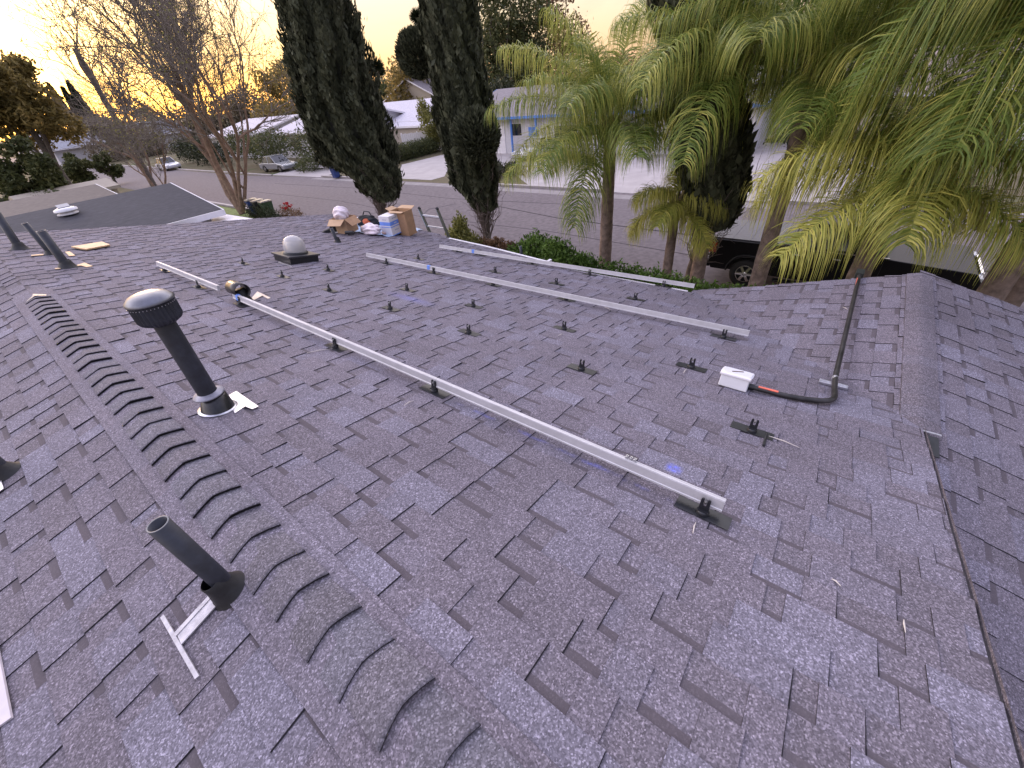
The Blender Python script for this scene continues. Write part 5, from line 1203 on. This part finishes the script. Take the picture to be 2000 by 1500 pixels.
# local x points along -Y (towards the right of the picture)
pickup((11.95, .02, GZ), -PI / 2)
def car(loc, rz, m, label, L_=4.5, W_=.88, H=1.45, suv=False):
    loc = (loc[0] * K, loc[1] * K, loc[2])
    root = empty('parked_car', loc, rz, label=label, cat='car', group='cars parked across the street'); h = L_ / 2; wx = [-h * .60, h * .62]
    bz = .80 if not suv else .98
    poly = arch_profile([(h, .42), (h - .02, .62), (h - .35, bz - .08), (h * .42, bz + .05), (-h * .72, bz + .06), (-h + .03, bz - .02), (-h, .5)], -h + .1, h - .08, .28, wx, .37)
    mb = MB(); mb.prism(poly, -W_, W_, ((1, 0, 0), (0, 0, 1), (0, 1, 0))); mb.build('body', m, root, bevel=.05)
    mb = MB(); x0, x1, x2, x3 = h * .42, -h * (.72 if not suv else .95), h * .08, -h * (.45 if not suv else .80)
    vs = [(x0, -W_ + .05, bz), (x0, W_ - .05, bz), (x1, W_ - .05, bz), (x1, -W_ + .05, bz), (x2, -W_ + .22, H), (x2, W_ - .22, H), (x3, W_ - .22, H), (x3, -W_ + .22, H)]
    mb.add(vs, [(0, 1, 5, 4), (1, 2, 6, 5), (2, 3, 7, 6), (3, 0, 4, 7)]); mb.build('windows', m_glass, root)
    mb = MB(); mb.box(((x2 + x3) / 2, 0, H + .01), (x2 - x3 + .06, 2 * W_ - .40, .05)); 
    for s in (-1, 1):
        for xa, xb in ((x0, x2), (x1, x3), ((x0 + x1) / 2 - .1, (x2 + x3) / 2 - .1)): mb.tube([(xa, s * (W_ - .045), bz), (xb, s * (W_ - .215), H)], .035, 6)
    mb.build('roof', m, root, bevel=.02)
    for s in (-1, 1):
        mb = MB(); mb.box((h - .10, s * (W_ - .2), .62), (.16, .32, .14)); mb.build('headlight', m_head, root, bevel=.02)
        mb = MB(); mb.box((-h + .04, s * (W_ - .18), .70), (.10, .28, .16)); mb.build('tail_light', m_tail, root, bevel=.02)
        for x_ in wx: wheel(root, x_, s * (W_ - .1), .32, .2, spokes=5)
    return root
car((17.6, 64.5, GZ), -PI / 2, m_paintw, 'white car parked down the street at far left behind bare branches')
car((19.9, 42.6, GZ), -PI / 2 + .1, m_paints, 'silver car behind low bushes across the street left of the big cypress')
car((27.6, 19.2, GZ), PI * .95, m_paintw, 'white car on the driveway of the blue-trimmed house, seen through palm fronds')
car((40, 96, GZ), -PI / 2, m_paintw, 'white van-like vehicle far away behind the bare tree crown', suv=True, H=1.95)

# ------------------------------------------------------------------ buildings
def siding(name, col, sc=6): return mat(name, col, .8, noise=(sc, .06))
m_stw = siding('white_stucco', (.55, .54, .58)); m_stb = siding('beige_stucco', (.40, .35, .29)); m_stg = siding('tan_stucco', (.34, .28, .22))
def roof_mat(name, c, lines=True):
    m = bpy.data.materials.new(name); m.use_nodes = True; t = m.node_tree; p = t.nodes['Principled BSDF']; cc = t.nodes.new('ShaderNodeTexCoord')
    mpn = t.nodes.new('ShaderNodeMapping'); mpn.inputs['Scale'].default_value = (2.4, 8.0, 8.0); t.links.new(cc.outputs['Object'], mpn.inputs[0])
    v = t.nodes.new('ShaderNodeTexNoise'); v.inputs['Scale'].default_value = 1.6; v.inputs['Detail'].default_value = 5; v.inputs['Roughness'].default_value = .7; t.links.new(mpn.outputs[0], v.inputs[0])
    col = ramp_n(t, v.outputs[0], [(.3, tuple(x * .65 for x in c)), (.55, c), (.75, tuple(x * 1.4 for x in c))]); t.links.new(col, p.inputs['Base Color']); p.inputs['Roughness'].default_value = .85; p.inputs['Specular IOR Level'].default_value = .3
    MATS[name] = m; return m
m_rdark = roof_mat('charcoal_shingles', (.055, .054, .064)); m_rgrey = roof_mat('grey_shingles', (.20, .18, .20)); m_rwhite = roof_mat('white_coated_roof', (.50, .48, .55)); m_rblue = roof_mat('blue_grey_shingles', (.26, .27, .32)); m_rbrown = roof_mat('brown_gravel_roof', (.16, .135, .12)); m_rpink = roof_mat('pinkish_roof', (.30, .24, .23))
def gable_house(name, c, size, wall_h, rise, rz, mw, mr, label, over=.5, wins=(), door=None, fas=None, garage=None, chim=None, ridge='x', kk=True):
    """c = centre on ground; size (lx, ly); ridge along local x"""
    if kk: c = (c[0] * K, c[1] * K); size = (size[0] * K, size[1] * K); wall_h *= 1.08; rise *= K
    root = empty(name, (c[0], c[1], GZ), rz, label=label, cat='house'); lx, ly = size
    mb = MB(); mb.bbox((-lx / 2, -ly / 2, 0), (lx / 2, ly / 2, wall_h)); 
    for s in (-1, 1): mb.add([(s * lx / 2, -ly / 2, wall_h), (s * lx / 2, ly / 2, wall_h), (s * lx / 2, 0, wall_h + rise * (ly / 2) / (ly / 2 + over))], [(0, 1, 2)])
    mb.build('wall', mw, root)
    mb = MB(); X = lx / 2 + over; Y = ly / 2 + over; t = .12; z0 = wall_h - .03; z1 = wall_h + rise
    for s in (-1, 1):
        vs = [(-X, 0, z1), (X, 0, z1), (X, s * Y, z0), (-X, s * Y, z0)]; mb.add(vs + [(a, b, z - t) for a, b, z in vs], [(0, 1, 2, 3), (7, 6, 5, 4), (0, 4, 5, 1), (1, 5, 6, 2), (2, 6, 7, 3), (3, 7, 4, 0)])
    ro = mb.build('roof', mr, root)
    mb = MB()
    for s in (-1, 1):
        mb.bbox((-X, s * Y - .02, z0 - .18), (X, s * Y + .03, z0 + .012)) if s > 0 else mb.bbox((-X, -Y - .03, z0 - .18), (X, -Y + .02, z0 + .012))
        for e in (-1, 1):
            a = np.array([e * (X + .015), 0, z1 - .085]); b = np.array([e * (X + .015), s * Y, z0 - .085]); d = (b - a); l = np.linalg.norm(d); d /= l; mb.box((a + b) / 2, (.035, l, .19), (np.array([1., 0, 0]), d, np.cross((1, 0, 0), d)))
    mb.build('fascia', fas or m_white, root)
    for (wx_, side_, w, h, zz) in wins:
        wr = empty('window'); wr.parent = root
        y = side_ * (ly / 2 + .01); mb = MB(); mb.box((wx_, y, zz), (w + .12, .05, h + .12)); mb.build('frame', m_white, wr); mb = MB(); mb.box((wx_, y + side_ * .03, zz), (w, .02, h)); mb.build('pane', m_glass, wr)
    if garage:
        gx, sd_, w = garage; mb = MB(); 
        for k in range(4): mb.box((gx, sd_ * (ly / 2 + .02), .28 + .55 * k), (w, .05, .53))
        mb.build('garage_door', m_white, root)
    if door:
        dx, sd_ , dm = door; mb = MB(); mb.box((dx, sd_ * (ly / 2 + .02), 1.03), (.95, .06, 2.06)); mb.build('door', dm, root)
    if chim: mb = MB(); mb.box((chim[0], chim[1], z1 + .25), (.5, .5, 1.3)); mb.build('chimney', m_stb, root)
    return root
# neighbour with the dark roof: ridge along X
NR, NE = -.75, -1.45
Bp = atz(357, 352, NR); Cp = atz(435, 408, NE)
yr = Bp[1]; ye = Cp[1]; xr = Cp[0]; ns_ = (NR - NE) / (yr - ye)
ly_ = (yr - ye - .4) * 2; lw_ = 5.3
gable_house('neighbour_house', (xr - .4 - lw_ / 2, yr), (lw_, ly_), NE - GZ, NR - NE, 0, m_stw, m_rdark, 'neighbouring house with a charcoal shingle roof and white fascia beyond the roof edge', over=.4, wins=((.9, -1, 1.2, 1., 1.5),), kk=False)
# its lower white-edged porch
q = atz(442, 419, -1.25); q2 = atz(350, 436, -1.3)
mb = MB(); 
Pn = [atz(x, y, -1.80) for x, y in ((340, 440), (440, 418), (500, 428), (420, 452))]; c = sum(Pn) / 4; n = 4
mb.add([tuple(p - c) for p in Pn] + [tuple(p - c - np.array([0, 0, .16])) for p in Pn], [(3, 2, 1, 0), (4, 5, 6, 7)] + [(i, (i + 1) % 4, 4 + (i + 1) % 4, 4 + i) for i in range(4)])
pr_ = empty('porch_roof', c, label='low white-edged porch roof between our roof and the dark-roofed neighbour', cat='porch'); o = mb.build('canopy', m_white, pr_)
for p in Pn:
    mb = MB(); w_ = (p - c) * .9; mb.bbox((w_[0] - .06, w_[1] - .06, GZ - c[2]), (w_[0] + .06, w_[1] + .06, -.161)); mb.build('post', m_white, pr_)
# solar roof fan on the dark roof
p = hit(134, 418, (0, -ns_, 1), NE - ns_ * ye)
sf = empty('roof_fan', p, label='white solar-powered fan vent on the charcoal neighbouring roof', cat='roof fan')
sf.scale = (.72, .72, .72)
mb = MB(); mb.lathe([(.40, .0), (.42, .04), (.30, .10), (.30, .20)], n=24); mb.build('fan_base', m_white, sf)
mb = MB(); mb.lathe([(.46, .16), (.44, .24), (.28, .30), (.001, .31)], n=28); mb.build('fan_hood', m_whitepl, sf)
mb = MB(); mb.box((.0, .02, .37), (.46, .34, .03), ((1, 0, 0), (0, .95, .3), (0, -.3, .95))); mb.build('solar_panel', mat('solar_cell', (.20, .20, .23), .3, noise=(30, .3)), sf)
# brown gravel roofed building to the left with a white wall towards us
gable_house('rear_building', (-1.9, 29.5), (12.6, 8.6), 2.45, .40, 0, m_stw, m_rbrown, 'building with white wall and brown gravel roof at the far left edge', over=.4)
gable_house('garden_shed', (4.4, 37.0), (4.2, 2.4), 2.1, .35, .1, m_stb, m_stb, 'small beige flat-topped shed behind the dark-roofed neighbour', over=.2, fas=m_stb)
# backyard wall
mb = MB(); mb.bbox((-8, 0, 0), (8, .2, 1.5)); o = mb.build('garden_wall', m_stb, loc=(.5, 60, GZ)); tag(o, 'long beige garden wall behind the neighbours at far left', 'wall')
# far houses
gable_house('far_house', (24, 112), (22, 11), 2.7, 2.2, RAD(90) * 0 + .2, m_stw, m_rblue, 'distant house with a wide blue-grey roof below the sunset', over=.6)
bx = atz(163, 288, -2.2)
k = 120 * K / np.hypot(bx[0], bx[1]) ; bx = np.array([bx[0] * k, bx[1] * k])
root = empty('red_barn', (bx[0], bx[1], GZ), .15, label='small red barn with a rounded white-trimmed roof at far left', cat='barn')
pz = [(-1.7, 0), (1.7, 0), (1.7, 1.9), (1.15, 2.7), (.0, 3.05), (-1.15, 2.7), (-1.7, 1.9)]
mb = MB(); mb.prism(pz, -1.8, 1.8, ((1, 0, 0), (0, 0, 1), (0, 1, 0))); mb.build('wall', mat('barn_red', (.26, .04, .03), .8), root)
mb = MB()
for (a, b), (c, d) in zip(pz[2:6], pz[3:7]):
    A0 = np.array([a, 0, b]); B0 = np.array([c, 0, d]); dd = B0 - A0; l = np.linalg.norm(dd); dd /= l; mb.box((A0 + B0) / 2 + np.array([0, 0, .06]), (l + .1, 3.9, .14), (dd, (0, 1, 0), np.cross(dd, (0, 1, 0))))
mb.build('roof', m_stw, root)
# row across the street
gable_house('far_house', (31, 63), (13, 12), 2.6, 1.3, RAD(90), m_stw, m_rwhite, 'white-roofed house across the street behind the leafless tree, left', wins=((0, 1, 2, 1.2, 1.5),))
gable_house('far_house', (31, 47), (11, 11), 2.6, 1.4, RAD(90), m_stw, m_rwhite, 'white-roofed house across the street beside the big cypress, left side', wins=((2, 1, 2, 1.2, 1.5),), garage=(-2.5, 1, 4))
# white complex between the cypresses
g5 = atz(790, 250, -.9); 
gable_house('white_roof_house', (38.5, 41.5), (15, 12), 2.5, 1.5, RAD(90), m_stw, m_rwhite, 'house with broad white-coated roof seen between the two cypresses', over=.5)
gable_house('grey_roof_house', (60, 60), (18, 12), 3.4, 3.0, .15, m_stb, m_rgrey, 'house with plain grey gable roof behind the white-coated roof', over=.5)
gable_house('garage', (33.5, 36.5), (6.2, 5.2), 2.2, .45, RAD(90), m_stb, m_rwhite, 'small beige garage with a white roof between the two cypresses', over=.3)
# white board fence
p0 = atz(770, 288, -2.2); A0 = np.array([28.0, 34.5]) * K; A1 = np.array([33.0, 29.2]) * K; fe = empty('board_fence', (A0[0], A0[1], GZ), label='white vertical board fence behind the hedge between the cypresses', cat='fence')
dd = (A1 - A0); l = np.linalg.norm(dd); dd /= l; mb = MB(); kx = int(l / .21)
for i in range(kx): c_ = dd * (i + .5) * .21; mb.box((c_[0], c_[1], .95 + .02 * (i % 3)), (.195, .03, 1.9), ((dd[0], dd[1], 0), (-dd[1], dd[0], 0), (0, 0, 1)))
mb.build('boards', m_white, fe)
for i in range(0, kx, 8): c_ = dd * (i + .5) * .21; mb = MB(); mb.box((c_[0] + .08, c_[1] + .08, 1.0), (.1, .1, 2.0)); mb.build('post', m_white, fe)
hb = []
for i in range(14):
    t = i / 13; p = np.array(atz(768, 322, GZ)) * (1 - t) + np.array(atz(862, 297, GZ)) * t; p[0] += .2; p[1] += 1.0; hb.append((p[0], p[1], GZ + .72, .9, 1.0, .85))
bush('hedge', hb, 12000, .16, lm_olive, 'clipped dark green hedge along the driveway between the cypresses', cat='hedge')
bush('shrub', KB([(21.6, 18.6, GZ + .4, .9, .9, .5), (22.4, 19.6, GZ + .4, .8, .8, .5), (22.0, 17.2, GZ + .35, .7, .8, .4)]), 4500, .14, lm_dark, 'dark low shrub at the kerb behind the second cypress')
bush('shrub', KB([(29.5, 31.8, GZ + 2.3, 1.1, 1.1, 1.2), (29.3, 32.3, GZ + 3.2, .6, .6, .9), (30.2, 30.9, GZ + 2.0, .9, .9, 1.1), (29.5, 31.8, GZ + 1.2, .7, .7, .9)]), 6000, .2, lm_yellow, 'yellow-green feathery shrub rising over the white board fence', up=.8)
bush('shrub', KB([(20.3, 39.4, GZ + .3, .6, .9, .4), (20.2, 37.8, GZ + .6, 1.2, 1.2, .8), (21.8, 36.8, GZ + .9, 1.4, 1.4, 1.1), (23.5, 36., GZ + .9, 1.5, 1.5, 1.2)]), 6500, .16, lm_olive, 'olive green shrubs beside the silver car across the street')
bush('shrub', KB([(21.5, 48, GZ + 1.6, 1.9, 2.4, 1.3), (21, 44.5, GZ + 2.0, 1.9, 2.0, 1.4), (22.5, 41.5, GZ + 1.7, 1.8, 2.0, 1.4), (21.5, 52, GZ + 2.1, 2.0, 2.2, 1.5)]), 9000, .22, lm_olive, 'big loose grey-green shrubs hiding the white houses left of the large cypress')
bush('shrub', KB([(20.5, 57, GZ + 1.3, 1.5, 2.4, 1.2), (20.8, 62, GZ + 1.5, 1.7, 2.6, 1.4), (21.3, 68, GZ + 1.6, 1.8, 2.8, 1.4)]), 7000, .25, lm_dark, 'dark shrubs behind the white car down the street')
# blue trimmed house
m_trim = mat('blue_trim', (.08, .22, .62), .5)
bh = gable_house('blue_trim_house', (34.6, 16.5), (22.0, 11.5), 2.75, 1.55, RAD(90), m_stw, m_rgrey, 'white house with grey roof and bright blue fascia behind the palms', over=.6, fas=m_trim,
                 garage=(9.0, 1, 2.6), door=(4.5, 1, m_trim), wins=((1.2, 1, 2.2, 1.2, 1.5), (6.3, 1, 1.1, .9, 1.9), (-4, 1, 2.2, 1.2, 1.5)))
for k in (3.9, 6.6): mb = MB(); mb.box((k, 7.2, 1.35), (.14, .14, 2.7)); mb.build('post', m_trim, bh)
bush('shrub', KB([(42.5, 26.5, GZ + 3.7, 1.5, 1.6, 1.0), (42.5, 23.5, GZ + 3.8, 1.4, 1.5, 1.0)]), 2500, .3, leaf_mat('bougainvillea', (.05, .06, .02), (.22, .05, .04), (.5, .03, .06)), 'red flowering shrub showing over the roof of the blue-trimmed house')
gable_house('far_house', (36, -8), (20, 11), 2.7, 1.5, RAD(90), m_stb, m_rpink, 'house across the street hidden behind the right-hand palms', over=.6, garage=(5, 1, 4.8))

# ------------------------------------------------------------------ trees beyond
def at_az(px, py, dist):
    dist = dist * K
    r = ray(px, py); r = r / np.hypot(r[0], r[1]); return np.array([r[0] * dist, r[1] * dist, CH + r[2] * dist])
def tree_px(px, py_top, dist, r, lm, label, seed, n=7000, size=.35, z0=.35, k=14, name='leafy_tree', h=None, sq=.8):
    T = at_az(px, py_top, dist); hh = h or (T[2] - GZ); r = r * K; size = size * 1.1; return leafy_tree(name, (T[0], T[1], GZ), rand_blobs(hh, r, k, z0, seed, sq), n, size, lm, label, .02 * hh + .08, group='trees beyond the street')
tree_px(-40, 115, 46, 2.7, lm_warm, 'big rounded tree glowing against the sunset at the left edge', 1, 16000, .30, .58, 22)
tree_px(0, 268, 38, 1.5, lm_olive, 'dark bushy tree at the left edge below the big rounded one', 2, 11000, .26, .1, 18)
tree_px(135, 302, 56, 1.4, lm_olive, 'small dark tree with spreading crown before the red barn', 3, 7000, .22, .45, 12)
tree_px(190, 300, 60, 1.1, lm_olive, 'low dark tree right of the red barn', 13, 5000, .22, .4, 10)
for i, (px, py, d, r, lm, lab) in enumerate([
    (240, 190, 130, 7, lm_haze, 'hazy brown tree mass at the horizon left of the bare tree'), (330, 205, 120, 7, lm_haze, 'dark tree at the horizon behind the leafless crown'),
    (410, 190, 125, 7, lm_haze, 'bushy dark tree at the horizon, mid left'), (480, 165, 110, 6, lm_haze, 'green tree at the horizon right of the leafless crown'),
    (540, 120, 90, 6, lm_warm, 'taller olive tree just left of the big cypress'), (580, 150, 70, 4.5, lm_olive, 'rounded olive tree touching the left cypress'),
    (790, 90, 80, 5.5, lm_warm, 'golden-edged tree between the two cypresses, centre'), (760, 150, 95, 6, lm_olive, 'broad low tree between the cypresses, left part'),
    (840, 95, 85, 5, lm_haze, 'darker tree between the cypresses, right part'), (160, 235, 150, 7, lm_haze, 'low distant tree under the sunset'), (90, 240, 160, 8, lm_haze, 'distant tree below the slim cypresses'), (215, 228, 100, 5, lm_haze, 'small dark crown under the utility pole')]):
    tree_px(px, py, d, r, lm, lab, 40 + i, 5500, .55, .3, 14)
# eucalyptus behind the palms
for i, (px, py, d, r, lab, n_) in enumerate([(965, -60, 62, 3.6, 'tall airy eucalyptus just right of the second cypress', 9000), (1010, -90, 66, 4.0, 'tall drooping eucalyptus, middle of the three behind the palms', 9000), (1090, -30, 70, 4.2, 'sparse purple-grey eucalyptus with sky showing through', 5200)]):
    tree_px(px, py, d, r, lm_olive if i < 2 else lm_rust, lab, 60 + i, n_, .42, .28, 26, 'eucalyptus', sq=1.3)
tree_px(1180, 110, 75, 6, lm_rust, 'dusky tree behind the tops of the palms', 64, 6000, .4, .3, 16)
tree_px(1000, 150, 55, 4, lm_dark, 'dark bushy tree over the blue-trimmed roof', 65, 6000, .35, .2, 14)
tree_px(1500, 20, 60, 8, lm_dark, 'large dark tree mass behind the right-hand palms', 66, 12000, .45, .2, 22)
tree_px(1750, -60, 55, 8, lm_dark, 'large dark tree at upper right behind palms', 67, 12000, .45, .2, 22)
tree_px(1960, 0, 45, 7, lm_dark, 'dark tree at the right edge behind palms', 68, 9000, .4, .2, 18)
tree_px(1690, 160, 34, 3.6, lm_dark, 'dark bushy tree across the street behind the palm fronds', 71, 8000, .3, .1, 18)
tree_px(1900, 170, 30, 3.4, lm_dark, 'dark bushy tree across the street at the right picture edge', 72, 8000, .3, .1, 18)
# slim far cypresses and far fan palms
for i, (px, py) in enumerate(((95, 165), (122, 172), (132, 160))):
    T = at_az(px, py, 120); zt = T[2]; root = empty('slim_cypress', (T[0], T[1], GZ), label=['left slim cypress silhouetted on the sunset', 'middle slim cypress silhouetted on the sunset', 'right slim cypress, thickest of the three on the sunset'][i], cat='tree', group='slim cypresses on the horizon')
    H_ = zt - GZ; zz = RNG.random(2200) ** 1.3 * H_; rr_ = (1 - zz / H_) ** .7 * (1.3 + .25 * i) + .12; a = RNG.uniform(0, 6.28, 2200); C = np.stack([rr_ * np.cos(a), rr_ * np.sin(a), zz], 1); D = rvec(2200) * .4 + np.array([0, 0, 1]); D /= np.linalg.norm(D, axis=1, keepdims=True)
    v, q, t = leaf_quads(C, D, 1.1, .35, .4 * RNG.random(2200)); fast_mesh('crown', v, q, lm_dark, root, tone=t); mb = MB(); mb.tube([(0, 0, 0), (0, 0, H_ * .9)], [.5, .1], 8); mb.build('trunk', m_bark, root)
for i, (px, py, d, R0) in enumerate(((735, 128, 110, 1.9), (816, 34, 95, 1.7), (742, 140, 118, 1.6))):
    T = at_az(px, py, d); root = empty('fan_palm', (T[0], T[1], GZ), label=['distant fan palm with shaggy head left of centre gap', 'tall thin fan palm against the sky beside the second cypress', 'shorter distant fan palm in the gap between cypresses'][i], cat='palm tree', group='distant fan palms')
    H_ = T[2] - GZ; mb = MB(); mb.tube([(0, 0, 0), (.2, 0, H_ * .5), (0, 0, H_)], [.28, .22, .2], 8); mb.build('trunk', m_bark, root)
    d3 = rvec(700); d3[:, 2] = d3[:, 2] * .8 + .1; C = np.array([0, 0, H_]) + d3 * R0 * .6; v, q, t = leaf_quads(C, d3 / np.linalg.norm(d3, axis=1, keepdims=True), R0, .14, .5 * RNG.random(700)); fast_mesh('fronds', v, q, lm_dark, root, tone=t)
# utility pole
T = at_az(146, 95, 48)
pl = empty('utility_pole', (T[0], T[1], GZ), label='leaning-looking brown utility pole against the sunset at the left', cat='utility pole')
top = T - np.array([T[0], T[1], GZ]); mb = MB(); mb.tube([(0, 0, 0), top], [.27, .20], 10); mb.build('pole', m_bark, pl)
mb = MB(); mb.box((0, 0, top[2] - .7), (.10, 2.0, .10)); mb.build('cross_arm', m_bark, pl)
# thin grey posts in the back yards at left
for i, (bx_, by_, tx_, ty_, m_) in enumerate(((106, 360, 82, 324, m_stb), (30, 380, 7, 338, m_stw))):
    p = atz(bx_, by_, -3.2); tp_, h_ = top_of(p, tx_, ty_); mb = MB(); mb.tube([(0, 0, -2.0), (0, 0, h_)], .06, 8); mb.box((0, 0, h_ + .05), (.16, .16, .10)); o = mb.build('yard_post', m_, loc=p)
    tag(o, ['slender beige post standing in the back yard beyond the dark roof', 'slender grey post near the left edge above the brown roof'][i], 'post')
# odds and ends on the shingles: twigs, chips
m_chip = mat('pale_chip', (.55, .50, .46), .8)
for i, (a, b_, lab) in enumerate((((1622, 1135), (1640, 1150), 'pale dry twig on the lower right shingles'), ((1352, 1046), (1358, 1024), 'white scrape just below the nearest mount'), ((790, 795), (808, 786), 'pair of pale scrapes left of the near rail'),
        ((1500, 855), (1560, 878), 'thin white scratch line right of the dark torn strip'), ((1334, 732), (1341, 723), 'pale chip below the mount left of the junction box'), ((1180, 602), (1192, 607), 'small white chip below the middle rail'),
        ((1645, 602), (1655, 607), 'small pale chip left of the conduit'), ((600, 692), (650, 684), 'faint white scratch left of the near rail mount'), ((1100, 655), (1090, 658), 'pale scrape at the foot of an open mount'), ((1762, 1215), (1765, 1240), 'short pale scrape at a tab edge lower right'))):
    P = on_main(*a) if i != 6 else on_wing(*a); Qp = on_main(*b_) if i != 6 else on_wing(*b_); mb = MB(); mdl = (P + Qp) / 2 + np.array([.004, .003, .003])
    mb.tube([P - P, mdl - P, Qp - P], [.0015, .0035, .0012], 5); o = mb.build('twig' if i == 0 else 'scrape', m_chip, loc=P + NM * .0135); tag(o, lab, 'twig' if i == 0 else 'scrape')
P = on_main(1497, 850); Qp = on_main(1490, 874); mb = MB(); mb.tube([P - P, Qp - P], [.006, .008], 6); o = mb.build('torn_strip', m_plate, loc=P + NM * .013); tag(o, 'dark torn strip hanging from the right end mount', 'scrap')
